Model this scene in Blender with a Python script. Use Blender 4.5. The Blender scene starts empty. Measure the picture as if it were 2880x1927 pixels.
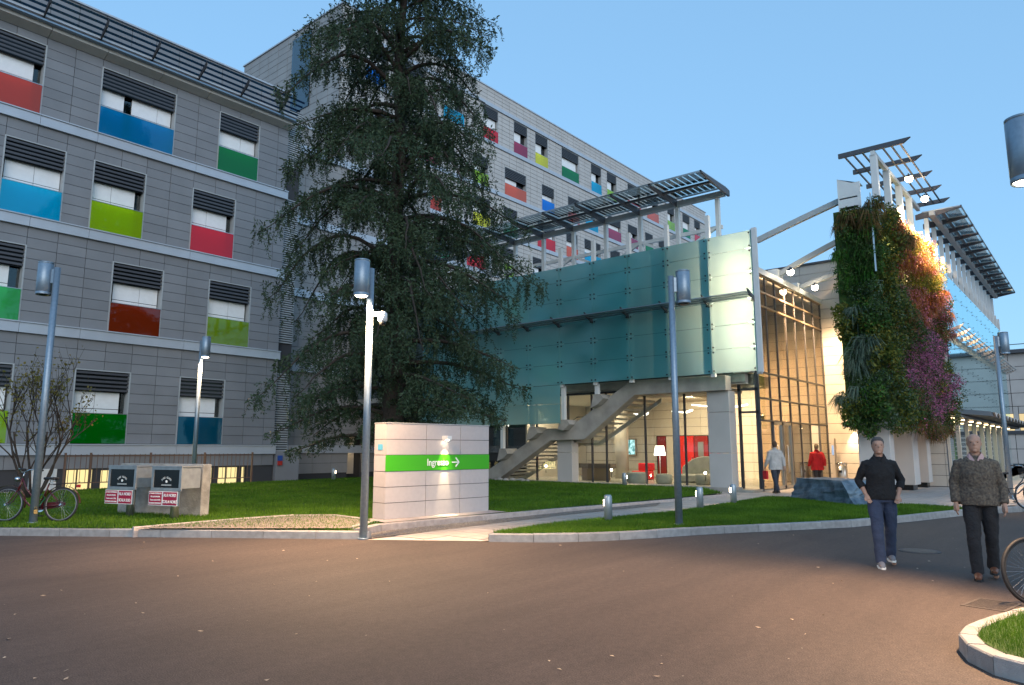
import bpy, bmesh, math, random
import numpy as np
from mathutils import Vector, Matrix
random.seed(7); RNG = np.random.default_rng(11)
S = bpy.context.scene; COL = S.collection; R = math.radians; PI = math.pi

# ------------------------------------------------------------------ camera, sky, sun, exposure
PITCH, PSI = R(8.517), R(39.885)
FW = Vector((math.cos(PSI)*math.cos(PITCH), math.sin(PSI)*math.cos(PITCH), math.sin(PITCH)))
RT = Vector((math.sin(PSI), -math.cos(PSI), 0)); UPV = RT.cross(FW)
cd = bpy.data.cameras.new('camera'); cam = bpy.data.objects.new('camera', cd); COL.objects.link(cam)
cd.sensor_width = 36; cd.lens = 25.0; cd.clip_start = .1; cd.clip_end = 3000
m3 = Matrix((RT, UPV, -FW)).transposed().to_4x4(); m3.translation = (0, 0, 1.6); cam.matrix_world = m3
S.camera = cam
S.view_settings.view_transform = 'Standard'; S.view_settings.look = 'None'
S.view_settings.exposure = .12; S.view_settings.gamma = 1; S.view_settings.use_curve_mapping = False
S.cycles.max_bounces = 7; S.cycles.transparent_max_bounces = 16; S.cycles.diffuse_bounces = 3
S.cycles.glossy_bounces = 3; S.cycles.transmission_bounces = 5; S.cycles.caustics_reflective = False
S.cycles.caustics_refractive = False; S.cycles.sample_clamp_indirect = 3; S.cycles.use_denoising = True
W = bpy.data.worlds.new('World'); S.world = W; W.use_nodes = True
wn, wl = W.node_tree.nodes, W.node_tree.links; wn.clear()
SUN_EL, SUN_ROT = R(15.0), R(216)
sky = wn.new('ShaderNodeTexSky'); sky.sky_type = 'NISHITA'; sky.sun_disc = False
sky.sun_elevation = SUN_EL; sky.sun_rotation = SUN_ROT; sky.air_density = 1.0; sky.dust_density = .3; sky.ozone_density = 3.0
bg = wn.new('ShaderNodeBackground'); bg.inputs['Strength'].default_value = .14
wo = wn.new('ShaderNodeOutputWorld'); 
gm_ = wn.new('ShaderNodeGamma'); gm_.inputs[1].default_value = .30        # dusk: an even, saturated blue dome
tn_ = wn.new('ShaderNodeVectorMath'); tn_.operation = 'MULTIPLY'; tn_.inputs[1].default_value = (1.92, 3.16, 4.30)
wl.new(sky.outputs[0], gm_.inputs[0]); wl.new(gm_.outputs[0], tn_.inputs[0]); wl.new(tn_.outputs[0], bg.inputs[0]); wl.new(bg.outputs[0], wo.inputs[0])
sl = bpy.data.lights.new('sun', 'SUN'); sl.energy = 1.5; sl.angle = R(50); sl.color = (1, .90, .80)
so = bpy.data.objects.new('sun', sl); COL.objects.link(so)
# Nishita: rotation 0 puts the sun over +Y, positive turns it clockwise
sd = Vector((math.sin(SUN_ROT)*math.cos(SUN_EL), math.cos(SUN_ROT)*math.cos(SUN_EL), math.sin(SUN_EL)))
so.rotation_euler = sd.to_track_quat('Z', 'Y').to_euler(); so.location = (0, 0, 60)

# ------------------------------------------------------------------ materials
def _new(name):
    m = bpy.data.materials.new(name); m.use_nodes = True
    n, l = m.node_tree.nodes, m.node_tree.links; n.clear()
    return m, n, l, n.new('ShaderNodeOutputMaterial')
def M(name, col, rough=.6, metal=0., var=0., scale=4., bump=0., bscale=60., rnd=0., spec=.5, coat=0., col2=None, det=4., ws=False, trans=0.):
    m, n, l, o = _new(name); b = n.new('ShaderNodeBsdfPrincipled'); l.new(b.outputs[0], o.inputs[0])
    b.inputs['Roughness'].default_value = rough; b.inputs['Metallic'].default_value = metal
    b.inputs['Specular IOR Level'].default_value = spec; b.inputs['Coat Weight'].default_value = coat
    b.inputs['Base Color'].default_value = (*col, 1)
    vec = n.new('ShaderNodeNewGeometry').outputs['Position'] if ws else n.new('ShaderNodeTexCoord').outputs['Object']
    src = None
    if var or col2:
        t = n.new('ShaderNodeTexNoise'); t.inputs['Scale'].default_value = scale; t.inputs['Detail'].default_value = det
        l.new(vec, t.inputs['Vector'])
        r = n.new('ShaderNodeValToRGB'); r.color_ramp.elements[0].position = .32; r.color_ramp.elements[1].position = .68
        a = col2 or tuple(c*(1-var) for c in col); c = col if col2 else tuple(min(1, x*(1+var)) for x in col)
        r.color_ramp.elements[0].color = (*a, 1); r.color_ramp.elements[1].color = (*c, 1)
        l.new(t.outputs['Fac'], r.inputs[0]); src = r.outputs[0]
        l.new(src, b.inputs['Base Color'])
    if rnd:
        oi = n.new('ShaderNodeObjectInfo'); mr = n.new('ShaderNodeMapRange')
        mr.inputs['To Min'].default_value = 1-rnd; mr.inputs['To Max'].default_value = 1+rnd
        l.new(oi.outputs['Random'], mr.inputs['Value'])
        mx = n.new('ShaderNodeVectorMath'); mx.operation = 'SCALE'
        if src: l.new(src, mx.inputs[0])
        else: mx.inputs[0].default_value = col
        l.new(mr.outputs[0], mx.inputs['Scale']); l.new(mx.outputs[0], b.inputs['Base Color'])
    if bump:
        t2 = n.new('ShaderNodeTexNoise'); t2.inputs['Scale'].default_value = bscale; t2.inputs['Detail'].default_value = 3
        l.new(vec, t2.inputs['Vector']); bp = n.new('ShaderNodeBump'); bp.inputs['Strength'].default_value = bump
        bp.inputs['Distance'].default_value = .02
        l.new(t2.outputs['Fac'], bp.inputs['Height']); l.new(bp.outputs[0], b.inputs['Normal'])
    return m
def fres(n, l, ior):
    f = n.new('ShaderNodeFresnel'); g = n.new('ShaderNodeNewGeometry'); m_ = n.new('ShaderNodeMapRange')
    m_.inputs['To Min'].default_value = ior; m_.inputs['To Max'].default_value = 1/ior     # same sheen from both sides of a thin pane
    l.new(g.outputs['Backfacing'], m_.inputs['Value']); l.new(m_.outputs[0], f.inputs[0]); return f
def E(name, col, st):
    m, n, l, o = _new(name); e = n.new('ShaderNodeEmission'); e.inputs[0].default_value = (*col, 1); e.inputs[1].default_value = st
    l.new(e.outputs[0], o.inputs[0]); return m
def GL(name, tint=(.95, .98, .97), refl=1.0, rough=.0):
    """clear pane: transparent with a fresnel reflection"""
    m, n, l, o = _new(name); t = n.new('ShaderNodeBsdfTransparent'); t.inputs[0].default_value = (*tint, 1)
    g = n.new('ShaderNodeBsdfGlossy'); g.inputs['Roughness'].default_value = rough; g.inputs[0].default_value = (.95, 1, 1, 1)
    f = fres(n, l, 1.5)
    mu = n.new('ShaderNodeMath'); mu.operation = 'MULTIPLY'; mu.inputs[1].default_value = refl; mu.use_clamp = True
    x = n.new('ShaderNodeMixShader'); l.new(f.outputs[0], mu.inputs[0]); l.new(mu.outputs[0], x.inputs[0])
    l.new(t.outputs[0], x.inputs[1]); l.new(g.outputs[0], x.inputs[2]); l.new(x.outputs[0], o.inputs[0]); return m
def FG(name, col, tcol, clear=.12, trl=.35, refl=1.3, rough=.25, var=.15):
    """frosted or tinted glass: body colour, light shining through, a little clear, a fresnel sheen"""
    m, n, l, o = _new(name)
    d = n.new('ShaderNodeBsdfDiffuse'); tl = n.new('ShaderNodeBsdfTranslucent'); tr = n.new('ShaderNodeBsdfTransparent')
    d.inputs[0].default_value = (*col, 1); tl.inputs[0].default_value = (*tcol, 1); tr.inputs[0].default_value = (*tcol, 1)
    if var:
        t = n.new('ShaderNodeTexNoise'); t.inputs['Scale'].default_value = .35; l.new(n.new('ShaderNodeNewGeometry').outputs['Position'], t.inputs['Vector'])
        r = n.new('ShaderNodeValToRGB'); r.color_ramp.elements[0].color = (*[c*(1-var) for c in col], 1); r.color_ramp.elements[1].color = (*[c*(1+var) for c in col], 1)
        r.color_ramp.elements[0].position = .35; r.color_ramp.elements[1].position = .65
        l.new(t.outputs['Fac'], r.inputs[0]); l.new(r.outputs[0], d.inputs[0])
    x1 = n.new('ShaderNodeMixShader'); x1.inputs[0].default_value = trl; l.new(d.outputs[0], x1.inputs[1]); l.new(tl.outputs[0], x1.inputs[2])
    x2 = n.new('ShaderNodeMixShader'); x2.inputs[0].default_value = clear; l.new(x1.outputs[0], x2.inputs[1]); l.new(tr.outputs[0], x2.inputs[2])
    g = n.new('ShaderNodeBsdfGlossy'); g.inputs['Roughness'].default_value = rough; g.inputs[0].default_value = (.72,.95,1,1)
    f = fres(n, l, 1.45)
    mu = n.new('ShaderNodeMath'); mu.operation = 'MULTIPLY'; mu.inputs[1].default_value = refl; mu.use_clamp = True
    l.new(f.outputs[0], mu.inputs[0]); x3 = n.new('ShaderNodeMixShader'); l.new(mu.outputs[0], x3.inputs[0])
    l.new(x2.outputs[0], x3.inputs[1]); l.new(g.outputs[0], x3.inputs[2]); l.new(x3.outputs[0], o.inputs[0]); return m

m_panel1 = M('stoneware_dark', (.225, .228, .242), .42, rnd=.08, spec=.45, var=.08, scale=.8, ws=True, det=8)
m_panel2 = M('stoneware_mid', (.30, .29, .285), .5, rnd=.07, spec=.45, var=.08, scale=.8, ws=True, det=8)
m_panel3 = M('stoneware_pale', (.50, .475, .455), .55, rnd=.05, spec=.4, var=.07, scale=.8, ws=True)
m_panelw = M('stoneware_warm', (.50, .455, .40), .5, rnd=.03, spec=.4, var=.04, scale=20)
m_joint = M('joint_dark', (.05, .05, .055), .8)
m_band = M('band_metal', (.50, .53, .58), .38, metal=.25, var=.04, scale=2)
m_corn = M('cornice_beige', (.55, .53, .50), .5, var=.04)
m_dark = M('dark_metal', (.05, .052, .06), .5, metal=.3)
m_slat = M('louvre_grey', (.085, .085, .095), .45, metal=.3)
m_grey = M('painted_grey', (.40, .42, .43), .45, var=.05, scale=3)
m_white = M('painted_white', (.66, .68, .68), .45, var=.04, scale=3)
m_blind = M('blind_panel', (.86, .87, .88), .4, var=.03, scale=6)
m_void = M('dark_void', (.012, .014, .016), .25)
m_conc = M('concrete', (.36, .335, .30), .8, var=.22, scale=1.6, bump=.35, bscale=25, det=8)
m_concd = M('concrete_rough', (.32, .315, .29), .85, var=.3, scale=4, bump=.6, bscale=30, det=8)
m_pole = M('pole_silver', (.24, .31, .38), .42, metal=.55, var=.08, scale=20)
m_kerb = M('kerb_granite', (.285, .285, .285), .75, var=.16, scale=9, bump=.4, bscale=90, rnd=.10, det=8)
m_kerbp = M('kerb_pink_granite', (.42, .365, .34), .75, var=.16, scale=9, bump=.4, bscale=90, rnd=.06, det=8)
m_glass = GL('clear_glass'); m_glassd = GL('dark_glass', (.55, .6, .6), 1.5)
m_entry = GL('bronze_glass', (.80, .72, .62), 1.2)
m_shadeglass = GL('blue_shade_glass', (.16, .30, .42), 2.0)
m_screen = FG('frosted_teal_glass', (.05, .32, .37), (.92, 1.0, .94), clear=.22, trl=.42, refl=2.4, rough=.13, var=.18)
m_screen2 = FG('frosted_pale_glass', (.30, .52, .60), (.55, .8, .85), clear=.05, trl=.3, refl=5.0, rough=.06)
m_steel = M('stainless_steel', (.55, .55, .54), .28, metal=.9)
m_black = M('black_rubber', (.018, .018, .02), .6)
m_chrome = M('chrome', (.62, .63, .65), .18, metal=1.)
m_solar = M('solar_cell', (.018, .028, .042), .18, spec=.7)
m_warm = E('warm_light', (1, .74, .40), 6.); m_lamp = E('lamp_glow', (1, .80, .52), 26.)
m_flood = E('flood_glow', (1, .82, .58), 45.); m_win = E('lit_window', (1, .80, .36), 1.1)
m_pend = E('pendant_glow', (1, .93, .78), 4.5); m_strip = E('roof_strip_glow', (1, .80, .52), 3.0)

# ------------------------------------------------------------------ mesh helpers
class MB:
    def __init__(s): s.v = []; s.f = []; s.sm = []
    def add(s, vs, fs, smooth=False):
        k = len(s.v); s.v += [tuple(v) for v in vs]; s.f += [tuple(i+k for i in f) for f in fs]; s.sm += [smooth]*len(fs); return s
    def box(s, x0, x1, y0, y1, z0, z1):
        return s.add([(x0,y0,z0),(x1,y0,z0),(x1,y1,z0),(x0,y1,z0),(x0,y0,z1),(x1,y0,z1),(x1,y1,z1),(x0,y1,z1)],
                     [(0,3,2,1),(4,5,6,7),(0,1,5,4),(1,2,6,5),(2,3,7,6),(3,0,4,7)])
    def bar(s, a, b, w, h, upv=(0,0,1)):
        a = Vector(a); b = Vector(b); d = (b-a).normalized(); u = Vector(upv)
        if abs(d.dot(u)) > .98: u = Vector((1,0,0))
        r = d.cross(u).normalized()*(w/2); t = r.cross(d).normalized()*(h/2)
        return s.add([a-r-t,a+r-t,a+r+t,a-r+t,b-r-t,b+r-t,b+r+t,b-r+t],[(0,1,2,3),(7,6,5,4),(0,4,5,1),(1,5,6,2),(2,6,7,3),(3,7,4,0)])
    def cyl(s, a, b, r0, r1=None, n=12, caps=True, smooth=True):
        r1 = r0 if r1 is None else r1; a = Vector(a); b = Vector(b); d = (b-a).normalized()
        u = d.orthogonal().normalized(); w = d.cross(u); vs = []
        for p, r in ((a, r0), (b, r1)):
            for i in range(n): t = 2*PI*i/n; vs.append(p+(u*math.cos(t)+w*math.sin(t))*r)
        s.add(vs, [(i,(i+1)%n,n+(i+1)%n,n+i) for i in range(n)], smooth)
        if caps: k = len(s.v)-2*n; s.f += [tuple(k+i for i in range(n))[::-1], tuple(k+n+i for i in range(n))]; s.sm += [False, False]
        return s
    def tube(s, pts, r, n=8, closed=False, smooth=True):
        pts = [Vector(p) for p in pts]; m = len(pts); rr = r if isinstance(r, (list, tuple)) else [r]*m
        vs = []; up = None
        for i, p in enumerate(pts):
            if closed: d = pts[(i+1)%m]-pts[i-1]
            else: d = pts[min(i+1,m-1)]-pts[max(i-1,0)]
            d.normalize()
            if up is None: up = d.orthogonal().normalized()
            up = (up-d*up.dot(d)); up = up.normalized() if up.length > 1e-6 else d.orthogonal().normalized()
            w = d.cross(up)
            for j in range(n): t = 2*PI*j/n; vs.append(p+(up*math.cos(t)+w*math.sin(t))*rr[i])
        fs = []
        for i in range(m if closed else m-1):
            i2 = (i+1)%m
            for j in range(n): fs.append((i*n+j, i*n+(j+1)%n, i2*n+(j+1)%n, i2*n+j))
        if not closed: fs += [tuple(range(n))[::-1], tuple((m-1)*n+j for j in range(n))]
        return s.add(vs, fs, smooth)
    def prism(s, poly, z0, z1):
        n = len(poly); a = sum(poly[i][0]*poly[(i+1)%n][1]-poly[(i+1)%n][0]*poly[i][1] for i in range(n))
        if a < 0: poly = poly[::-1]
        f0 = z0 if callable(z0) else (lambda x, y: z0); f1 = z1 if callable(z1) else (lambda x, y: z1)
        vs = [(x,y,f0(x,y)) for x, y in poly]+[(x,y,f1(x,y)) for x, y in poly]
        return s.add(vs, [tuple(range(n))[::-1], tuple(range(n,2*n))]+[(i,(i+1)%n,n+(i+1)%n,n+i) for i in range(n)])
    def ex(s, poly, off):
        """planar polygon (3-D points) given thickness by the vector off"""
        n = len(poly); o = Vector(off); p = [Vector(q) for q in poly]
        return s.add(p+[q+o for q in p], [tuple(range(n)), tuple(range(n,2*n))[::-1]]+[(i,n+i,n+(i+1)%n,(i+1)%n) for i in range(n)])
    def sphere(s, c, r, n=10, sc=(1,1,1)):
        c = Vector(c); vs = []; fs = []; h = n//2+1
        for i in range(h+1):
            for j in range(n):
                a = PI*i/h; b = 2*PI*j/n
                vs.append(c+Vector((r*sc[0]*math.sin(a)*math.cos(b), r*sc[1]*math.sin(a)*math.sin(b), r*sc[2]*math.cos(a))))
        for i in range(h):
            for j in range(n): fs.append((i*n+j, (i+1)*n+j, (i+1)*n+(j+1)%n, i*n+(j+1)%n))
        return s.add(vs, fs, True)
    def lathe(s, c, prof, n=20):
        c = Vector(c); vs = [c+Vector((r*math.cos(2*PI*j/n), r*math.sin(2*PI*j/n), z)) for r, z in prof for j in range(n)]
        fs = [(i*n+j, i*n+(j+1)%n, (i+1)*n+(j+1)%n, (i+1)*n+j) for i in range(len(prof)-1) for j in range(n)]
        fs += [tuple(range(n))[::-1], tuple((len(prof)-1)*n+j for j in range(n))]
        return s.add(vs, fs, True)
    def build(s, name, mat, parent=None, bevel=0, **kw):
        off = Vector(wloc(parent)) if parent else Vector((0,0,0))
        me = bpy.data.meshes.new(name); me.from_pydata([tuple(Vector(v)-off) for v in s.v], [], s.f)
        me.polygons.foreach_set('use_smooth', s.sm)
        if mat: me.materials.append(mat)
        if bevel or any(s.sm):
            bm = bmesh.new(); bm.from_mesh(me)
            bmesh.ops.recalc_face_normals(bm, faces=bm.faces)
            if bevel:
                es = [e for e in bm.edges if len(e.link_faces) == 2 and e.calc_face_angle(0) > .6]
                bmesh.ops.bevel(bm, geom=es, offset=bevel, segments=1, affect='EDGES')
            bm.to_mesh(me); bm.free()
        me.update(); o = bpy.data.objects.new(name, me); COL.objects.link(o)
        if parent: o.parent = parent
        for k, v in kw.items(): o[k] = v
        return o
def wloc(o):
    p = Vector((0,0,0))
    while o is not None: p += o.location; o = o.parent
    return p
def tag(o, label, cat, group=None):
    o['label'] = label; o['category'] = cat
    if group: o['group'] = group
    return o
def thing(name, loc, label, cat, group=None):
    o = bpy.data.objects.new(name, None); COL.objects.link(o); o.location = loc; o.empty_display_size = .2
    return tag(o, label, cat, group)
def fast(name, v, f, mat, parent=None, smooth=False, **kw):
    """numpy triangles/quads -> object"""
    v = np.asarray(v, np.float32); f = np.asarray(f, np.int32)
    if parent: v = v-np.array(wloc(parent), np.float32)
    me = bpy.data.meshes.new(name); me.vertices.add(len(v)); me.vertices.foreach_set('co', v.ravel())
    k = f.shape[1]; me.loops.add(f.size); me.loops.foreach_set('vertex_index', f.ravel())
    me.polygons.add(len(f)); me.polygons.foreach_set('loop_start', np.arange(0, f.size, k, dtype=np.int32))
    me.polygons.foreach_set('loop_total', np.full(len(f), k, np.int32))
    if mat: me.materials.append(mat)
    me.update(calc_edges=True); me.validate()
    o = bpy.data.objects.new(name, me); COL.objects.link(o)
    if parent: o.parent = parent
    for q, w in kw.items(): o[q] = w
    return o
UNIT = bpy.data.meshes.new('unit_panel')
_b = MB().box(-.5,.5,-.5,.5,-.5,.5); UNIT.from_pydata(_b.v, [], _b.f); UNIT.update()
_uc = {}
def unit(mat):
    if mat.name not in _uc:
        me = UNIT.copy(); me.materials.append(mat); _uc[mat.name] = me
    return _uc[mat.name]
def upiece(name, c, d, mat, parent, **kw):
    """box piece with shared mesh: centre c (world), size d"""
    o = bpy.data.objects.new(name, unit(mat)); COL.objects.link(o)
    o.parent = parent; o.location = Vector(c)-wloc(parent); o.scale = d
    for q, w in kw.items(): o[q] = w
    return o
def copy_tree(o, parent=None):
    c = o.copy(); COL.objects.link(c)
    if parent is not None: c.parent = parent
    for ch in o.children: copy_tree(ch, c)
    return c
def light(kind, name, loc, energy, col=(1,.78,.5), parent=None, to=None, size=.1, cone=None, blend=.5, sx=None, sy=None):
    L = bpy.data.lights.new(name, kind); L.energy = energy; L.color = col
    if kind in ('POINT', 'SPOT'): L.shadow_soft_size = size
    if kind == 'SPOT': L.spot_size = R(cone or 120); L.spot_blend = blend
    if kind == 'AREA': L.shape = 'RECTANGLE'; L.size = sx; L.size_y = sy
    o = bpy.data.objects.new(name, L); COL.objects.link(o); o.location = Vector(loc)-(wloc(parent) if parent else Vector((0,0,0)))
    if parent: o.parent = parent
    d = Vector(to)-Vector(loc) if to else Vector((0,0,-1))
    o.rotation_euler = d.to_track_quat('-Z', 'Y').to_euler(); return o
def text(s, name, loc, size, mat, parent, right, up=(0,0,1), align='CENTER', ext=.002, bold=0., sx=1.):
    c = bpy.data.curves.new(name, 'FONT'); c.body = s; c.size = size; c.align_x = align; c.align_y = 'CENTER'; c.extrude = ext; c.offset = bold
    c.materials.append(mat); o = bpy.data.objects.new(name, c); COL.objects.link(o); o.parent = parent
    r = Vector(right).normalized(); u = Vector(up).normalized(); nrm = r.cross(u)
    me = bpy.data.meshes.new_from_object(o); bpy.data.objects.remove(o); me.name = name
    o = bpy.data.objects.new(name, me); COL.objects.link(o); o.parent = parent
    m = Matrix((r, u, nrm)).transposed(); o.rotation_euler = m.to_euler(); o.location = Vector(loc)-wloc(parent); o.scale = (sx, 1, 1); return o

# ------------------------------------------------------------------ panelled facades
def subtract(rects, hole):
    out = []; ha, hb, hc, hd = hole
    for a, b, c, d in rects:
        if hb <= a+.01 or ha >= b-.01 or hd <= c+.01 or hc >= d-.01: out.append((a,b,c,d)); continue
        if ha > a+.03: out.append((a,ha,c,d)); a = ha
        if hb < b-.03: out.append((hb,b,c,d)); b = hb
        if hc > c+.03: out.append((a,b,c,hc))
        if hd < d-.03: out.append((a,b,hd,d))
    return out
def facade(parent, ax, plane, a0, a1, zs, mod, row, holes, mat, cap=300, gap=.017, th=.05, off=0., sgn=-1, name='facade_panel'):
    """panels on a vertical plane (ax 'x': runs along X; 'y': along Y), outer face at plane, facing sgn"""
    cells = []
    for z0, z1 in zs:
        nr = max(1, round((z1-z0)/row)); h = (z1-z0)/nr
        k0 = math.floor((a0-off)/mod)-1; a = off+k0*mod
        while a < a1:
            lo, hi = max(a, a0), min(a+mod, a1)
            if hi-lo > .06:
                for j in range(nr):
                    rs = [(lo, hi, z0+j*h, z0+(j+1)*h)]
                    for hl in holes: rs = subtract(rs, hl)
                    cells += rs
            a += mod
    def key(c):
        ca = (c[0]+c[1])/2; p = Vector((ca, plane, (c[2]+c[3])/2)) if ax == 'x' else Vector((plane, ca, (c[2]+c[3])/2))
        d = (p-Vector((0,0,1.6))).length; q = abs(plane)/d
        vis = 1
        dd = p-Vector((0,0,1.6)); f = dd.dot(FW)
        if f <= 0 or abs(dd.dot(RT))/max(f,.1) > .78 or abs(dd.dot(UPV))/max(f,.1) > .53: vis = .001
        return -(c[1]-c[0])*(c[3]-c[2])*q/d**2*vis
    cells.sort(key=key); mb = MB(); g = gap/2
    for i, (a, b, c, d) in enumerate(cells):
        a += g; b -= g; c += g; d -= g
        if b-a < .02 or d-c < .02: continue
        jit = random.uniform(-.002, .002); y0, y1 = plane+jit, plane-sgn*th+jit
        if i < cap:
            if ax == 'x': upiece(name, ((a+b)/2, (y0+y1)/2, (c+d)/2), (b-a, abs(y1-y0), d-c), mat, parent)
            else: upiece(name, ((y0+y1)/2, (a+b)/2, (c+d)/2), (abs(y1-y0), b-a, d-c), mat, parent)
        elif ax == 'x': mb.box(a, b, min(y0,y1), max(y0,y1), c, d)
        else: mb.box(min(y0,y1), max(y0,y1), a, b, c, d)
    if mb.v: mb.build(name, mat, parent, kind='stuff')
def backing(parent, ax, plane, a0, a1, z0, z1, holes, sgn=-1, th=.12, d=.06, mat=None):
    mb = MB(); cuts = sorted({a0, a1, *[h[0] for h in holes if a0 < h[0] < a1], *[h[1] for h in holes if a0 < h[1] < a1]})
    for a, b in zip(cuts, cuts[1:]):
        rs = [(a, b, z0, z1)]
        for h in holes: rs = subtract(rs, h)
        for p, q, r, t in rs:
            lo, hi = sorted((plane-sgn*d, plane-sgn*(d+th)))
            if ax == 'x': mb.box(p, q, lo, hi, r, t)
            else: mb.box(lo, hi, p, q, r, t)
    return mb.build('wall', mat or m_joint, parent)

def cg(name, c, t=None):
    return FG(name, c, t or tuple(min(1, x*1.6+.04) for x in c), clear=.36, trl=.42, refl=1.3, rough=.02, var=0)
TINT = {'orange': cg('glass_orange', (.62,.10,.04)), 'blue': cg('glass_blue', (.005,.30,.52)), 'green': cg('glass_green', (.0,.30,.05)),
        'cyan': cg('glass_cyan', (.0,.50,.78)), 'lime': cg('glass_lime', (.42,.58,.02)), 'red': cg('glass_red', (.85,.008,.03)),
        'mint': cg('glass_mint', (.08,.55,.16)), 'brown': cg('glass_brown', (.33,.045,.01)), 'olive': cg('glass_olive', (.30,.42,.01)),
        'leaf': cg('glass_leaf', (.0,.26,.01)), 'petrol': cg('glass_petrol', (.0,.15,.26)), 'yellow': cg('glass_yellow', (.95,.90,.03)),
        'crimson': cg('glass_crimson', (.50,.06,.16)), 'coral': cg('glass_coral', (.95,.22,.10)), 'azure': cg('glass_azure', (.0,.30,.85))}
def window(parent, Y, x0, x1, z0, z1, tint, blinds, near=True, lit=None, rail=1.15, lz=.80, labels=True):
    """recessed window on a wall that faces -Y: reveal, dark glazing, sliding blinds, louvre, coloured rail"""
    D = .42
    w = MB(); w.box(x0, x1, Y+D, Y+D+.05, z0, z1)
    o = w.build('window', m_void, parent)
    f = MB()
    f.box(x0-.02, x0+.03, Y-.015, Y+D, z0, z1).box(x1-.03, x1+.02, Y-.015, Y+D, z0, z1)
    f.box(x0-.02, x1+.02, Y-.012, Y+D, z1, z1+.04)
    f.build('window_frame', m_grey, o)
    b = MB()
    for a, c in blinds:
        h = z0+rail+.20
        b.box(a, c, Y+.27, Y+.31, z0+.04, h-.015).box(a, c, Y+.27, Y+.31, h+.015, z1-lz*.8)
    if near:
        for i, (a, c) in enumerate(blinds):
            bb = MB(); h = z0+rail+.20
            bb.box(a+.008, c-.008, Y+.27, Y+.31, z0+.04, h-.012).box(a+.008, c-.008, Y+.27, Y+.31, h+.012, z1-lz*.8)
            bb.build('blind', m_blind, o)
        gm = MB(); gm.box(x0+.03, x1-.03, Y+.33, Y+.345, z0, z1); gm.build('pane', m_glassd, o)
    elif b.v: b.build('blind', m_blind, o)
    bk = MB().box(x0+.03, x1-.03, Y+.16, Y+.19, z1-lz, z1-.005); bk.build('louvre_back', m_void, o)
    if near:
        n = 5; p = lz/n
        for i in range(n):
            zc = z1-.04-i*p
            s = MB(); s.ex([(x0+.035,Y+.02,zc),(x0+.035,Y+.02,zc-.082),(x0+.035,Y+.06,zc-.072),(x0+.035,Y+.06,zc-.01)], (x1-x0-.07,0,0))
            s.build('louvre_slat', m_slat, o)
    else:
        s = MB()
        for i in range(6):
            zc = z1-.04-i*lz/6
            s.ex([(x0+.035,Y+.02,zc),(x0+.035,Y+.03,zc-.09),(x0+.035,Y+.15,zc-.07),(x0+.035,Y+.14,zc-.02)], (x1-x0-.07,0,0))
        s.build('louvre', m_slat, o)
    g = MB(); g.box(x0+.02, x1-.04, Y-.055, Y-.037, z0+.01, z0+rail); gl = g.build('balcony_glass', TINT[tint], o)
    gl['label'] = tint+' tinted glass rail'
    r = MB(); r.box(x0+.01, x1-.03, Y-.063, Y-.03, z0+rail, z0+rail+.022); r.build('handrail', m_steel, o)
    if lit: l = MB(); l.box(lit[0], lit[1], Y+.24, Y+.26, z0+.02, z1-.1); l.build('lit_gap', m_win, o)
    return o

# ------------------------------------------------------------------ block 1: near hospital wing
B1 = thing('hospital_wing', (10, 30, 0), 'dark grey tiled hospital wing on the left with rows of coloured glass balcony rails', 'building')
LV = [1.80, 6.20, 10.15, 14.12]
wins = [ # x0,x1,level,tint,blinds(relative),lit
 (5,8,3,'orange',[(.03,1.15),(1.15,2.72)],None),(10,13,3,'blue',[(.03,1.0),(1.3,2.35),(2.35,2.93)],None),(15,17,3,'green',[(.1,1.2),(1.2,1.93)],None),
 (3,5,2,'red',[(.1,1.0),(1,1.9)],None),(7,9,2,'cyan',[(.12,1.08),(1.08,1.95)],None),(10,12,2,'lime',[(.03,.8),(.8,1.72)],None),(14,16,2,'red',[(.03,.8),(.8,1.75)],None),
 (6,8,1,'mint',[(.1,.9),(.9,1.62)],None),(11,13,1,'brown',[(.17,1.2),(1.2,1.93)],None),(15,17,1,'olive',[(.12,1.08),(1.08,1.9)],(15.05,15.12)),
 (3,5,1,'blue',[(.1,1.0),(1,1.9)],None),(6,8,0,'lime',[(.1,1),(1,1.9)],None),(10,12,0,'leaf',[(.03,.85),(.85,1.75)],None),(14,16,0,'petrol',[(.03,.85),(.85,1.75)],None),(3,5,0,'green',[(.1,1),(1,1.9)],None)]
h1 = [(x0, x1, LV[l], LV[l]+2.8) for x0, x1, l, *_ in wins]
basem = [(10,11.0,-.9,.82),(11.2,12.3,-.9,.78),(12.5,13.4,-.9,.78),(13.6,15.0,-.9,.78),(15.25,15.78,-.9,.8),(15.95,16.95,-.9,.8),(17.05,17.3,-.9,.8),(6.2,7.6,-.9,.78)]
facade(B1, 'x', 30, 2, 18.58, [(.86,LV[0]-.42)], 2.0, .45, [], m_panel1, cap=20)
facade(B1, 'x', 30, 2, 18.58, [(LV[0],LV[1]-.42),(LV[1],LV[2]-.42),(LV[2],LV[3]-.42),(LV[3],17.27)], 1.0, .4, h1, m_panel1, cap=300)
facade(B1, 'x', 30.02, 2, 18.58, [(17.95,19.2)], 1.0, .62, [], m_panel1, cap=40)
backing(B1, 'x', 30, 2, 18.6, -1.2, 19.2, h1+basem)
MB().box(2, 18.6, 30.5, 33.2, -1.2, 19.15).build('core', m_joint, B1)
MB().box(1.98, 18.64, 29.93, 33.25, 19.2, 19.27).build('roof_capping', m_band, B1)
for l, z in enumerate(LV):
    for a, b in ((2,4),(4,8),(8,10),(10,14),(14,18.62)) if l else ((2,6),(6,10.05),(10.05,14),(14,18.62)):
        mb = MB(); mb.box(a+.006, b-.006, 29.87, 30.03, z-.42, z-.06).box(a+.006, b-.006, 29.82, 30.2, z-.055, z-.012)
        mb.build('band', m_band, B1)
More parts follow.
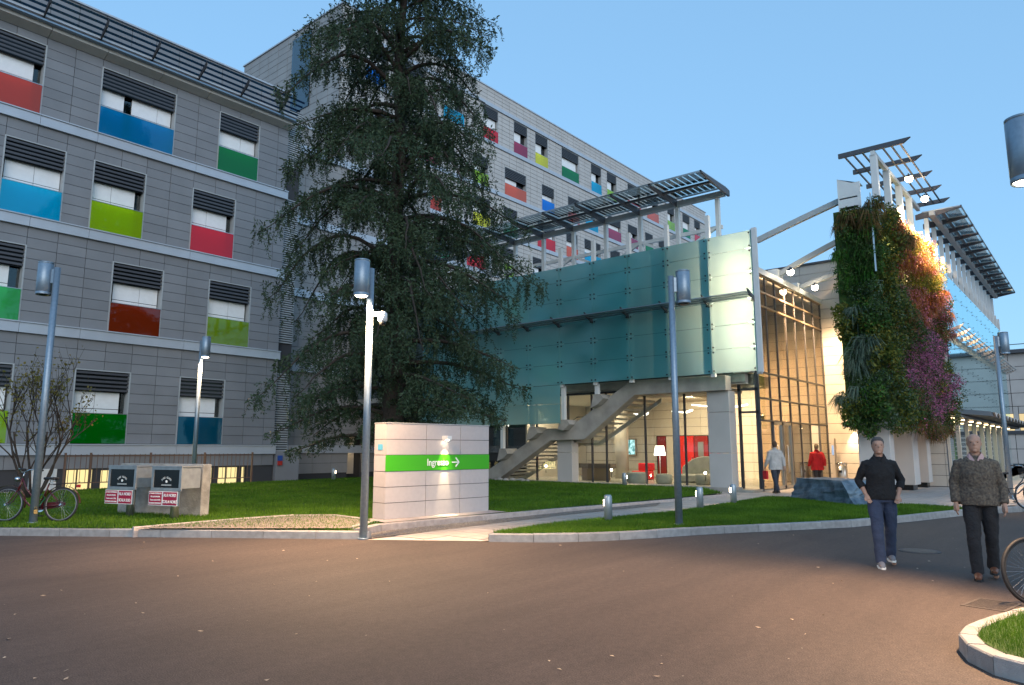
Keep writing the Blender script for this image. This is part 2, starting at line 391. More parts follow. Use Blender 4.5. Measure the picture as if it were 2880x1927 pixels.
for a, b in ((2,6.0),(6.0,8.0),(8.0,10.0),(10.0,12.2),(12.2,14.3),(14.3,16.4),(16.4,18.64)):
    MB().ex([(a+.01,29.55,17.95),(a+.01,29.55,17.42),(a+.01,29.98,17.27),(a+.01,29.98,17.95)], (b-a-.02,0,0)).build('cornice', m_corn, B1)
for w_ in wins:
    window(B1, 30, w_[0], w_[1], LV[w_[2]], LV[w_[2]]+2.8, w_[3], [(w_[0]+a, w_[0]+b) for a, b in w_[4]], lit=w_[5])
for x0, x1, z0, z1 in basem:
    o = MB().box(x0, x1, 30.2, 30.22, z0, z1).build('window', m_win if x0 > 9 else m_void, B1)
    MB().box(x0, x0+.05, 30.12, 30.19, z0, z1).box(x1-.05, x1, 30.12, 30.19, z0, z1).box(x0+.4, x0+.44, 30.14, 30.19, z0, z1).build('window_frame', m_dark, o)
sh = MB()
for i, x in enumerate([3.6,5.6,7.62,9.6,11.6,13.6,15.6,17.6]):
    MB().ex([(x,29.55,17.72),(x,28.75,18.35),(x,28.70,18.28),(x,28.80,18.05),(x,29.55,17.62)], (.05,0,0)).build('shade_bracket', m_dark, B1)
for k in range(4):
    y = 29.38-k*.19; z = 17.86+k*.15
    MB().ex([(2,y,z),(2,y-.08,z+.062),(2,y-.085,z+.052),(2,y-.005,z-.01)], (16.6,0,0)).build('shade_blade', m_shadeglass, B1)
MB().box(2, 18.6, 29.36, 29.54, 17.75, 17.80).build('gutter', m_band, B1)
MB().box(2, 18.6, 29.3, 29.52, 17.55, 17.62).build('shade_rail', m_pole, B1)
# louvred shaft between the blocks
sf = MB(); sf.box(18.7, 19.5, 30.35, 33.2, 0, 18.6); sf.build('shaft_wall', m_joint, B1)
sl_ = MB()
z = 1.5
while z < 18.5:
    if not (13.9 < z < 15.5 or 5.2 < z < 6.6): sl_.box(18.72, 19.48, 30.27, 30.34, z, z+.055)
    z += .11
sl_.build('shaft_louvre', m_grey, B1, kind='stuff')
MB().box(18.66, 19.9, 29.9, 30.32, 0, 1.5).build('shaft_pier', m_panel1, B1)

# ------------------------------------------------------------------ block 2: set-back wing
B2 = thing('linking_wing', (26, 33, 0), 'mid grey tiled wing with white bands seen through the hanging branches of the conifer', 'building')
LV2 = [1.80, 6.10, 10.15, 14.2, 18.3]
nich = [(25.1,26.1,0,2.4)]
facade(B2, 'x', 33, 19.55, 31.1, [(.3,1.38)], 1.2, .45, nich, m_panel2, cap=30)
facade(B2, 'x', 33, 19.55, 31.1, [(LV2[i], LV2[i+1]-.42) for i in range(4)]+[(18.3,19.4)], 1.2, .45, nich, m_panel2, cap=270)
backing(B2, 'x', 33, 19.55, 31.1, 0, 19.4, nich)
MB().box(19.55, 31.1, 34.0, 43, 0, 19.3).build('core', m_joint, B2)
MB().box(19.5, 31.1, 32.93, 43, 19.4, 19.5).build('roof_capping', m_band, B2)
for z in LV2:
    for a in range(4): MB().box(19.55+a*2.9+.005, 19.55+a*2.9+2.89, 32.86, 33.02, z-.42, z).build('band', m_band, B2)
MB().box(25.1, 26.1, 33.75, 33.8, .2, 2.4).build('doorway', m_panelw, B2)
light('SPOT', 'doorway_lamp', (25.6, 33.3, 2.3), 60, cone=110, parent=B2)
MB().box(25.45, 25.75, 33.2, 33.4, 2.36, 2.4).build('downlight', m_warm, B2)
for x in (20.6, 25.5):
    MB().box(x, x+2.2, 34.5, 36.4, 19.5, 20.6).build('roof_box', m_panel2, B2)

# ------------------------------------------------------------------ block 3: tall far wing
B3 = thing('tall_wing', (60, 43.4, 0), 'tall pale tiled wing behind the conifer with many bright coloured window rails', 'building')
Y3 = 43.4
W3 = [(33.5,35.7,31.1,'azure'),(36.8,40,31.1,'lime'),(42.3,45,31.1,'cyan'),(47.6,49.8,31.1,'red'),(52.2,54.4,31.1,'crimson'),(55.7,57.9,31.1,'yellow'),(60.4,63.7,31.1,'green'),(66.2,68.4,31.1,'cyan'),(69.6,71.8,31.1,'lime'),
 (74.4,77.6,31.1,'red'),(79.2,82.3,31.1,'coral'),(84.8,86.9,31.1,'lime'),(89.3,91.6,31.1,'green'),(93,95,31.1,'red'),
 (34.5,37,26.3,'green'),(39.3,41.9,26.3,'crimson'),(46.2,48.4,26.3,'lime'),(50.8,54.2,26.3,'coral'),(56.8,59,26.3,'azure'),(61.5,63.7,26.3,'orange'),(64.9,67.5,26.3,'cyan'),(69.6,72.6,26.3,'crimson'),(74.2,76.6,26.3,'crimson'),(78.5,80.6,26.3,'green'),(82,84.4,26.3,'lime'),(88,90.2,26.3,'cyan'),
 (34.2,36.4,22.2,'lime'),(39.2,42.2,22.2,'orange'),(46.3,48.7,22.2,'yellow'),(50.6,52.8,22.2,'green'),(56,59.1,22.2,'red'),(61.1,63.3,22.2,'coral'),(64.6,68,22.2,'cyan'),(70,72.3,22.2,'lime'),(75,77.2,22.2,'green'),(80,83,22.2,'lime'),
 (36,38.2,18.1,'cyan'),(41,43.3,18.1,'green'),(45.5,48,18.1,'red'),(50,52.4,18.1,'lime'),(55,57.4,18.1,'azure'),(60,63,18.1,'yellow'),(66,68.4,18.1,'coral'),(72,74.3,18.1,'cyan')]
def hh(z): return 3.35 if z > 30 else 2.85
h3 = [(a, b, z, z+hh(z)) for a, b, z, t in W3]
bands3 = [14.1, 18.1, 22.2, 26.3, 31.1, 34.95]
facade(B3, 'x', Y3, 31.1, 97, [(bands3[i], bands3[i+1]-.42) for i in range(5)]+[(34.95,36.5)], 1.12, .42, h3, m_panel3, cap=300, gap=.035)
facade(B3, 'y', 31.1, Y3+.05, 58.2, [(14.1,36.5)], 1.5, .6, [(47.5,50.2,29.2,35.9)], m_panel2, cap=150, gap=.035)
backing(B3, 'x', Y3, 31.15, 97, 0, 36.5, h3)
backing(B3, 'y', 31.1, Y3+.2, 58.2, 0, 36.5, [])
MB().box(31.3, 97, Y3+.9, 58.2, 0, 36.4).build('core', m_joint, B3)
MB().box(31.0, 97.1, Y3-.08, 58.3, 36.5, 36.62).build('roof_capping', m_band, B3)
for z in bands3[1:]:
    x = 31.1
    while x < 97: MB().box(x+.01, min(x+6.7,97)-.01, Y3-.13, Y3+.02, z-.40, z-.02).build('band', m_band, B3); x += 6.7
rr = MB().box(40, 97, Y3+.4, Y3+.46, 36.95, 37.01)
for x in range(40, 98, 2): rr.box(x, x+.05, Y3+.4, Y3+.46, 36.6, 36.97)
rr.build('roof_rail', m_dark, B3)
MB().box(31.02, 31.06, 47.5, 50.2, 29.2, 35.9).build('stair_glazing', m_shadeglass, B3)
MB().box(36, 60, 47, 56, 36.62, 37.6).build('roof_plant_room', m_panel2, B3)
for i, (a, b, z, t) in enumerate(W3):
    wd = b-a; bl = [(a+.05, a+wd*.36), (a+wd*.36, a+wd*(.62 if i % 3 else .93))]
    window(B3, Y3, a, b, z, z+hh(z), t, bl, near=False, rail=1.2, lz=1.0)

# ------------------------------------------------------------------ ground, road, kerbs, paths
def asphalt():
    m, n, l, o = _new('asphalt'); b = n.new('ShaderNodeBsdfPrincipled'); l.new(b.outputs[0], o.inputs[0])
    pos = n.new('ShaderNodeNewGeometry').outputs['Position']
    def noise(sc, det=3, dist=0., vec=pos):
        t = n.new('ShaderNodeTexNoise'); t.inputs['Scale'].default_value = sc; t.inputs['Detail'].default_value = det
        t.inputs['Distortion'].default_value = dist; l.new(vec, t.inputs['Vector']); return t.outputs['Fac']
    def ramp(src, p0, c0, p1, c1):
        r = n.new('ShaderNodeValToRGB'); r.color_ramp.elements[0].position = p0; r.color_ramp.elements[0].color = (*c0, 1)
        r.color_ramp.elements[1].position = p1; r.color_ramp.elements[1].color = (*c1, 1); l.new(src, r.inputs[0]); return r.outputs[0]
    def mul(a, c):
        x = n.new('ShaderNodeMix'); x.data_type = 'RGBA'; x.blend_type = 'MULTIPLY'; x.inputs[0].default_value = 1
        l.new(a, x.inputs[6]); l.new(c, x.inputs[7]); return x.outputs[2]
    base = ramp(noise(.28, 6, .6), .3, (.058,.046,.042), .7, (.090,.071,.063))
    grain = ramp(noise(75, 3), .36, (.70,.70,.71), .66, (1.32,1.30,1.28))
    mid = ramp(noise(14, 8), .34, (.86,.86,.87), .68, (1.14,1.13,1.12))
    mp = n.new('ShaderNodeMapping'); mp.inputs['Rotation'].default_value = (0,0,R(-50)); mp.inputs['Scale'].default_value = (.25, 2.2, 1)
    l.new(pos, mp.inputs[0]); streak = ramp(noise(1.1, 5, .3, mp.outputs[0]), .35, (.90,.90,.90), .66, (1.08,1.07,1.06))
    c = mul(mul(mul(base, grain), mid), streak)
    v = n.new('ShaderNodeTexVoronoi'); v.inputs['Scale'].default_value = 5.5; v.inputs['Randomness'].default_value = 1; l.new(pos, v.inputs['Vector'])
    lt = n.new('ShaderNodeMath'); lt.operation = 'LESS_THAN'; l.new(v.outputs['Distance'], lt.inputs[0]); lt.inputs[1].default_value = .045
    pick = n.new('ShaderNodeMath'); pick.operation = 'GREATER_THAN'; pick.inputs[1].default_value = .80
    sep = n.new('ShaderNodeSeparateColor'); l.new(v.outputs['Color'], sep.inputs[0]); l.new(sep.outputs[0], pick.inputs[0])
    an = n.new('ShaderNodeMath'); an.operation = 'MULTIPLY'; l.new(lt.outputs[0], an.inputs[0]); l.new(pick.outputs[0], an.inputs[1])
    sc_ = n.new('ShaderNodeMath'); sc_.operation = 'MULTIPLY'; sc_.inputs[1].default_value = .8; l.new(an.outputs[0], sc_.inputs[0])
    x = n.new('ShaderNodeMix'); x.data_type = 'RGBA'; l.new(sc_.outputs[0], x.inputs[0]); l.new(c, x.inputs[6]); x.inputs[7].default_value = (.34,.29,.25,1)
    l.new(x.outputs[2], b.inputs['Base Color']); b.inputs['Roughness'].default_value = .78; b.inputs['Specular IOR Level'].default_value = .35
    bp = n.new('ShaderNodeBump'); bp.inputs['Strength'].default_value = .5; bp.inputs['Distance'].default_value = .01
    l.new(noise(75, 3), bp.inputs['Height']); l.new(bp.outputs[0], b.inputs['Normal']); return m
m_asph = asphalt()
m_ground = M('earth', (.09,.085,.07), .9, var=.2)
m_path = M('paved_path', (.46,.41,.375), .8, var=.12, scale=3, bump=.2, bscale=160, ws=True, det=8)
m_plaza = M('plaza_paver', (.40,.36,.33), .75, var=.12, scale=2.5, bump=.2, bscale=140, rnd=.08, det=8)
m_gravel = M('gravel', (.20,.175,.155), .9, var=.5, scale=45, bump=1, bscale=60, ws=True, det=6)
m_turf = M('turf', (.028,.062,.012), .9, col2=(.05,.10,.018), scale=3, bump=.8, bscale=80, ws=True)
MB().add([(-400,-400,-.25),(900,-400,-.25),(900,900,-.25),(-400,900,-.25)], [(0,1,2,3)]).build('ground', m_ground, kind='structure')
KL = Vector((.816,.577,0)); K0 = Vector((8.27,10.56,0))
def zl(x, y): return .155+.006*max(0., (Vector((x,y,0))-K0).dot(KL))
road = [(-60,-60),(260,-60),(260,2.2),(40,2.2),(22.81,1.91),(20.6,3.01),(18.05,3.67),(16.12,4.27),(14.22,5.34),(13.12,6.02),(11.93,6.51),(10.92,7.01),(10.2,7.56),(9.75,8.15),(9.48,8.65),(8.36,10.38),(8.27,10.56),(4.35,16.1),(-12,39.2),(-60,60)]
MB().prism(road, -.2, 0).build('road', m_asph, kind='structure')
# plaza and path: one sheet rising gently from the road to the entrance
def zp(x, y): return .012+max(0., min(1., (x-9)/10))*.09
plz = [(8.36,10.38),(9.48,8.65),(9.8,8.5),(11.72,8.6),(13.17,8.4),(15.71,8.0),(19.19,8.1),(22.3,8.3),(22.6,7.5),(20.8,5.6),(21.9,4.2),(21.3,2.95),(24.5,2.02),(110,2.0),(110,4.4),(40,4.4),(33.4,5.1),(33.2,9.6),(25.3,9.6),(24.9,10.9),(24.3,11.4),(22.9,9.9),(22.2,9.9),(18.7,10.15),(12.3,10.8),(9,11.1)]
def sheet(name, poly, zf, mat, th=.15, **kw):
    bm = bmesh.new(); vs = [bm.verts.new((x, y, zf(x,y))) for x, y in poly]; f = bm.faces.new(vs)
    bmesh.ops.triangulate(bm, faces=[f]); 
    me = bpy.data.meshes.new(name); bmesh.ops.recalc_face_normals(bm, faces=bm.faces); bm.to_mesh(me)
    if me.polygons and sum(p.normal.z for p in me.polygons) < 0: me.flip_normals()
    bm.free(); me.materials.append(mat); o = bpy.data.objects.new(name, me); COL.objects.link(o)
    for k, v in kw.items(): o[k] = v
    return o
plaza = sheet('plaza', plz, lambda x, y: zp(x,y)-.01, m_path, kind='structure')
def inpoly(x, y, poly):
    c = False; j = len(poly)-1
    for i in range(len(poly)):
        (xi, yi), (xj, yj) = poly[i], poly[j]
        if (yi > y) != (yj > y) and x < (xj-xi)*(y-yi)/(yj-yi)+xi: c = not c
        j = i
    return c
def inv(x, y, poly):
    """vectorised inpoly"""
    c = np.zeros(len(x), bool); j = len(poly)-1
    for i in range(len(poly)):
        (xi, yi), (xj, yj) = poly[i], poly[j]
        if yi != yj: c ^= ((yi > y) != (yj > y)) & (x < (xj-xi)*(y-yi)/(yj-yi)+xi)
        j = i
    return c
# pavers of the plaza and the path
cnt = 0; px_ = MB(); pts_ = []
for i in range(0, 60):
    for j in range(0, 24):
        x0, y0 = 9.0+i*.62, 2.0+j*.42
        cs = [(x0+.02,y0+.02),(x0+.6,y0+.02),(x0+.6,y0+.40),(x0+.02,y0+.40)]
        if all(inpoly(a, b, plz) for a, b in cs) and x0 < 36: pts_.append((x0, y0))
pts_.sort(key=lambda p: p[0]**2+p[1]**2)
for k, (x0, y0) in enumerate(pts_):
    z = zp(x0, y0)+random.uniform(0, .003)
    if k < 300: upiece('paver', (x0+.31, y0+.21, z-.02), (.608, .408, .045), m_plaza, plaza)
    else: px_.box(x0+.006, x0+.614, y0+.006, y0+.414, z-.04, z+.0025)
px_.build('paver', m_plaza, plaza, kind='stuff')

def kerb(name, line, h0, h1, w, mat, seg=1.0, side=1, parent=None):
    """granite kerb of separate stones along a polyline, road side first, body on its left (side=1)"""
    pts = [Vector((x, y, 0)) for x, y in line]; L = [0]
    for a, b in zip(pts, pts[1:]): L.append(L[-1]+(b-a).length)
    def at(s):
        for i in range(len(L)-1):
            if s <= L[i+1] or i == len(L)-2: return pts[i].lerp(pts[i+1], (s-L[i])/(L[i+1]-L[i]))
    n = max(1, round(L[-1]/seg)); root = parent
    for k in range(n):
        a, b = at(L[-1]*k/n+.004), at(L[-1]*(k+1)/n-.004)
        d0 = (at(min(L[-1], L[-1]*k/n+.05))-at(max(0, L[-1]*k/n-.05))).normalized(); d1 = (at(min(L[-1], L[-1]*(k+1)/n+.05))-at(max(0, L[-1]*(k+1)/n-.05))).normalized()
        na, nb = Vector((-d0.y, d0.x, 0))*side, Vector((-d1.y, d1.x, 0))*side
        j = random.uniform(-.003, .003); za, zb = (h1(a.x,a.y), h1(b.x,b.y)) if callable(h1) else (h1, h1)
        c = .012
        mb = MB(); P = []
        for p, nn, z in ((a, na, za), (b, nb, zb)):
            P += [p+Vector((0,0,h0)), p+nn*.005+Vector((0,0,z-c+j)), p+nn*(c+.005)+Vector((0,0,z+j)), p+nn*w+Vector((0,0,z+j)), p+nn*w+Vector((0,0,h0))]
        mb.add(P, [(0,1,6,5),(1,2,7,6),(2,3,8,7),(3,4,9,8),(0,4,3,2,1),(5,6,7,8,9)])
        mb.build('kerb_stone', mat, root)
    return root
def strip(name): o = bpy.data.objects.new(name, None); COL.objects.link(o); o['kind'] = 'structure'; return o
k1 = strip('lawn_kerb'); kerb('', [(8.40,10.36),(8.27,10.56),(4.35,16.1),(.5,21.5)], -.05, .135, .16, m_kerb, .95, -1, k1)
k2 = strip('island_kerb')
island_front = [(10.05,8.75),(9.62,8.80),(9.48,8.62),(9.62,8.3),(9.9,7.95),(10.3,7.5),(10.92,7.03),(11.93,6.51),(13.12,6.0),(14.22,5.34),(16.12,4.30),(18.05,3.62),(20.6,2.92),(22.81,1.95),(26,1.9)]
kerb('', island_front, -.05, .135, .16, m_kerb, .8, 1, k2)
k3 = strip('path_kerb'); kerb('', [(8.45,10.62),(8.9,10.95),(9.4,11.0),(11.85,10.72),(14.65,10.42),(18.4,9.93),(22.25,9.62)], -.02, .165, .15, m_kerbp, .9, 1, k3)
kerb('', [(22.3,9.64),(22.75,10.0)], -.02, .165, .12, m_kerbp, .6, 1, k3)
# right island
RI = [(6.2,.45),(6.22,.62),(6.36,.85),(6.62,1.02),(6.95,1.12),(7.3,1.10),(7.65,1.02),(8.13,.90),(8.6,.72),(9.4,.35),(10.2,-.2),(10.6,-1.6),(10.2,-3.2),(8.2,-4.2),(6.6,-3.0),(6.1,-1.2)]
for _ in range(2):
    RI = [q for i in range(len(RI)) for q in ((RI[i][0]*.75+RI[(i+1)%len(RI)][0]*.25, RI[i][1]*.75+RI[(i+1)%len(RI)][1]*.25), (RI[i][0]*.25+RI[(i+1)%len(RI)][0]*.75, RI[i][1]*.25+RI[(i+1)%len(RI)][1]*.75))]
k4 = strip('right_island_kerb'); kerb('', RI+[RI[0]], -.05, .135, .13, m_kerb, .33, -1, k4)
cx_, cy_ = 8.1, -1.3
ri_in = [(cx_+(x-cx_)*.945, cy_+(y-cy_)*.945) for x, y in RI]
sheet('right_lawn', ri_in, lambda x, y: .13, m_turf, kind='structure')
# lawns
lawn = [(8.33,10.72),(8.85,11.05),(9.4,11.14),(11.85,10.86),(14.65,10.56),(18.4,10.06),(22.2,9.76),(22.7,10.1),(24.2,11.3),(24.2,22.2),(24.3,27.5),(-8,27.5),(-8,33.5),(.5,21.6),(4.42,16.15)]
lawnp = [(8.38,10.70),(8.85,11.08),(9.4,11.14),(11.85,10.86),(14.65,10.56),(18.4,10.06),(22.2,9.76),(22.7,10.1),(24.2,11.3),(24.2,27.5),(-3.4,27.5),(.62,21.6),(4.48,16.12)]
sheet('lawn', lawnp, lambda x, y: zl(x,y)-.02, m_turf, kind='structure')
isl = [(10.05,8.62),(9.75,8.60),(9.72,8.4),(10.05,8.0),(10.4,7.65),(11.0,7.18),(12.0,6.66),(13.2,6.15),(14.3,5.49),(16.2,4.45),(18.1,3.78),(20.7,3.08),(21.35,2.95),(21.8,4.2),(20.8,5.6),(22.6,7.5),(22.35,8.4),(19.19,8.19),(15.71,8.10),(13.17,8.5),(11.72,8.7)]
sheet('island_lawn', isl, lambda x, y: .125, m_turf, kind='structure')
# gravel bed by the kerb and the strip beside the path
bed = [(5.85,13.86),(7.65,13.86),(9.55,13.45),(9.35,11.5),(8.75,11.15),(8.36,10.86)]
sheet('gravel_bed', bed, lambda x, y: zl(x,y)+.012, m_gravel, kind='structure')
k5 = strip('bed_edging'); kerb('', [(5.83,13.9),(7.65,13.92),(9.62,13.55),(9.5,12.0)], .0, lambda x, y: zl(x,y)+.03, .07, m_kerbp, 1.0, 1, k5)
kerb('', [(8.45,10.86),(8.95,11.3),(9.55,11.5)], 0, lambda x, y: zl(x,y)+.03, .10, m_kerbp, 1.0, 1, k5)
gs = [(8.5,10.6),(8.36,10.36),(10.27,10.28),(11.47,10.24),(14.22,10.05),(17.49,9.55),(18.4,9.90),(14.65,10.40),(11.85,10.70),(9.4,10.98),(8.9,10.93)]
sheet('gravel_strip', gs, lambda x, y: zp(x,y)+.012, m_gravel, kind='structure')
def pebbles(name, poly, zf, n, r, mat, parent=None):
    xs = [p[0] for p in poly]; ys = [p[1] for p in poly]
    x = RNG.uniform(min(xs), max(xs), n*3); y = RNG.uniform(min(ys), max(ys), n*3); k = inv(x, y, poly); x = x[k][:n]; y = y[k][:n]
    base = np.array([(1,0,0),(-.5,.87,0),(-.5,-.87,0),(0,0,.8)], np.float32); m = len(x)
    s = RNG.uniform(.5, 1.2, (m,1,3))*r; a = RNG.uniform(0, 2*PI, m); ca, sa = np.cos(a), np.sin(a)
    b = base[None]*s; v = np.stack([b[:,:,0]*ca[:,None]-b[:,:,1]*sa[:,None]+x[:,None], b[:,:,0]*sa[:,None]+b[:,:,1]*ca[:,None]+y[:,None], b[:,:,2]+np.array([zf(p, q) for p, q in zip(x, y)])[:,None]], 2)
    f = np.array([(0,1,3),(1,2,3),(2,0,3)])[None]+4*np.arange(m)[:,None,None]
    return fast(name, v.reshape(-1,3), f.reshape(-1,3), mat, parent, kind='stuff')
m_peb = M('pebble', (.22,.19,.165), .8, var=.45, scale=25, ws=True)
pebbles('gravel_stones', bed, lambda x, y: zl(x,y)+.01, 9000, .022, m_peb)
pebbles('strip_stones', gs, lambda x, y: zp(x,y)+.01, 6000, .02, m_peb)
# grass blades
PAD = [(9.3,11.1),(11.85,10.84),(12.78,10.72),(12.82,11.75),(9.6,12.0)]
sheet('sign_footing', [(9.45,11.16),(11.85,10.90),(12.72,10.80),(12.78,11.70),(9.62,11.96)], lambda x, y: zl(x,y)+.004, m_kerbp, kind='structure')
def grass(name, poly, zf, n, h, w, dens=None):
    xs = [p[0] for p in poly]; ys = [p[1] for p in poly]
    x = RNG.uniform(min(xs), max(xs), n*4); y = RNG.uniform(min(ys), max(ys), n*4); k = inv(x, y, poly)
    if dens is not None:
        dist = np.hypot(x, y); k &= RNG.uniform(0, 1, len(x)) < np.clip(dens/dist, 0, 1)**1.6
    k &= ~inv(x, y, PAD)
    x, y = x[k][:n], y[k][:n]; m = len(x); d = np.hypot(x, y)
    z = np.array([zf(p, q) for p, q in zip(x, y)]); a = RNG.uniform(0, 2*PI, m); ww = w*np.clip(d/10, .6, 2.2); hg = h*RNG.uniform(.5, 1.25, m)
    lx, ly = RNG.normal(0, .38, m)*hg, RNG.normal(0, .38, m)*hg
    v = np.empty((m,3,3), np.float32)
    v[:,0] = np.stack([x-np.cos(a)*ww/2, y-np.sin(a)*ww/2, z-.01], 1); v[:,1] = np.stack([x+np.cos(a)*ww/2, y+np.sin(a)*ww/2, z-.01], 1)
    v[:,2] = np.stack([x+lx, y+ly, z+hg], 1)
    return fast(name, v.reshape(-1,3), np.arange(m*3).reshape(-1,3), m_blade, None, kind='stuff')
def foliage(name, c0, c1, c2=None, scale=2.5, trl=.25, rough=.55, fine=40):
    m, n, l, o = _new(name); b = n.new('ShaderNodeBsdfPrincipled'); tr = n.new('ShaderNodeBsdfTranslucent'); x = n.new('ShaderNodeMixShader')
    pos = n.new('ShaderNodeNewGeometry').outputs['Position']
    t = n.new('ShaderNodeTexNoise'); t.inputs['Scale'].default_value = scale; t.inputs['Detail'].default_value = 3; l.new(pos, t.inputs['Vector'])
    t2 = n.new('ShaderNodeTexNoise'); t2.inputs['Scale'].default_value = fine; l.new(pos, t2.inputs['Vector'])
    ad = n.new('ShaderNodeMath'); ad.operation = 'ADD'; l.new(t.outputs['Fac'], ad.inputs[0]); l.new(t2.outputs['Fac'], ad.inputs[1])
    hf = n.new('ShaderNodeMath'); hf.operation = 'MULTIPLY'; hf.inputs[1].default_value = .5; l.new(ad.outputs[0], hf.inputs[0])
    r = n.new('ShaderNodeValToRGB'); r.color_ramp.elements[0].position = .36; r.color_ramp.elements[1].position = .62
    r.color_ramp.elements[0].color = (*c0, 1); r.color_ramp.elements[1].color = (*c1, 1)
    if c2: e = r.color_ramp.elements.new(.72); e.color = (*c2, 1)
    l.new(hf.outputs[0], r.inputs[0]); l.new(r.outputs[0], b.inputs['Base Color']); l.new(r.outputs[0], tr.inputs[0])
    b.inputs['Roughness'].default_value = rough; b.inputs['Specular IOR Level'].default_value = .25
    x.inputs[0].default_value = trl; l.new(b.outputs[0], x.inputs[1]); l.new(tr.outputs[0], x.inputs[2]); l.new(x.outputs[0], o.inputs[0]); return m
m_blade = foliage('grass_blade', (.035,.10,.006), (.11,.23,.014), (.20,.26,.03), scale=.9, trl=.3, fine=25)
grass('lawn_grass', [p for p in lawnp], lambda x, y: zl(x,y)-.01, 190000, .055, .011, dens=14)
grass('island_grass', isl, lambda x, y: .13, 95000, .055, .010, dens=12)
grass('right_grass', [p for p in ri_in if True], lambda x, y: .135, 60000, .055, .006, dens=8)
lvn = 110; lx_a = RNG.uniform(1.5, 16, lvn*6); ly_a = RNG.uniform(-3, 14, lvn*6); kk = inv(lx_a, ly_a, road); lx_a, ly_a = lx_a[kk][:lvn], ly_a[kk][:lvn]; nn_ = len(lx_a)
an_ = RNG.uniform(0, 2*PI, nn_); sz_ = RNG.uniform(.012, .032, nn_); up_ = RNG.uniform(.002, .012, (nn_,4))
LV_ = np.stack([np.stack([lx_a+np.cos(an_+k*PI/2)*sz_*(1 if k % 2 else .5), ly_a+np.sin(an_+k*PI/2)*sz_*(1 if k % 2 else .5), up_[:,k]+.003], 1) for k in range(4)], 1)
fast('fallen_leaves', LV_.reshape(-1,3), np.arange(nn_*4).reshape(-1,4), M('dry_leaf', (.42,.33,.24), .8, var=.5, scale=3, ws=True), None, kind='stuff')
m_iron = M('iron_brown', (.085,.07,.062), .75, metal=.2, var=.3, scale=30)
for (x, y, r_, nm, lb) in ((13.05,2.5,.30,'manhole_cover','round cast iron manhole cover in the asphalt near the walking men'),):
    t = thing(nm, (x,y,0), lb, 'manhole'); MB().cyl((x,y,-.01),(x,y,.006), r_, n=28, smooth=False).build('frame', m_dark, t)
    MB().cyl((x,y,0),(x,y,.010), r_-.05, n=28, smooth=False).build('cover', M('cast_iron', (.12,.105,.09), .6, metal=.4, bump=.8, bscale=40, var=.3, scale=30), t)
t = thing('drain_grate', (9.1,1.1,0), 'square iron drain grate beside the round kerb of the right island', 'drain')
a_ = R(-10)
def rot2(x, y): return (9.1+x*math.cos(a_)-y*math.sin(a_), 1.12+x*math.sin(a_)+y*math.cos(a_))
mb = MB()
for u0, u1, v0, v1 in ((-.28,.28,-.2,-.17),(-.28,.28,.17,.2),(-.28,-.25,-.17,.17),(.25,.28,-.17,.17)):
    mb.prism([rot2(u0,v0), rot2(u1,v0), rot2(u1,v1), rot2(u0,v1)], -.01, .006)
mb.build('frame', m_iron, t); mb = MB()
for i in range(11): u = -.235+i*.045; mb.prism([rot2(u,-.168), rot2(u+.025,-.168), rot2(u+.025,.168), rot2(u,.168)], -.01, .004)
mb.build('grate_bars', m_iron, t)

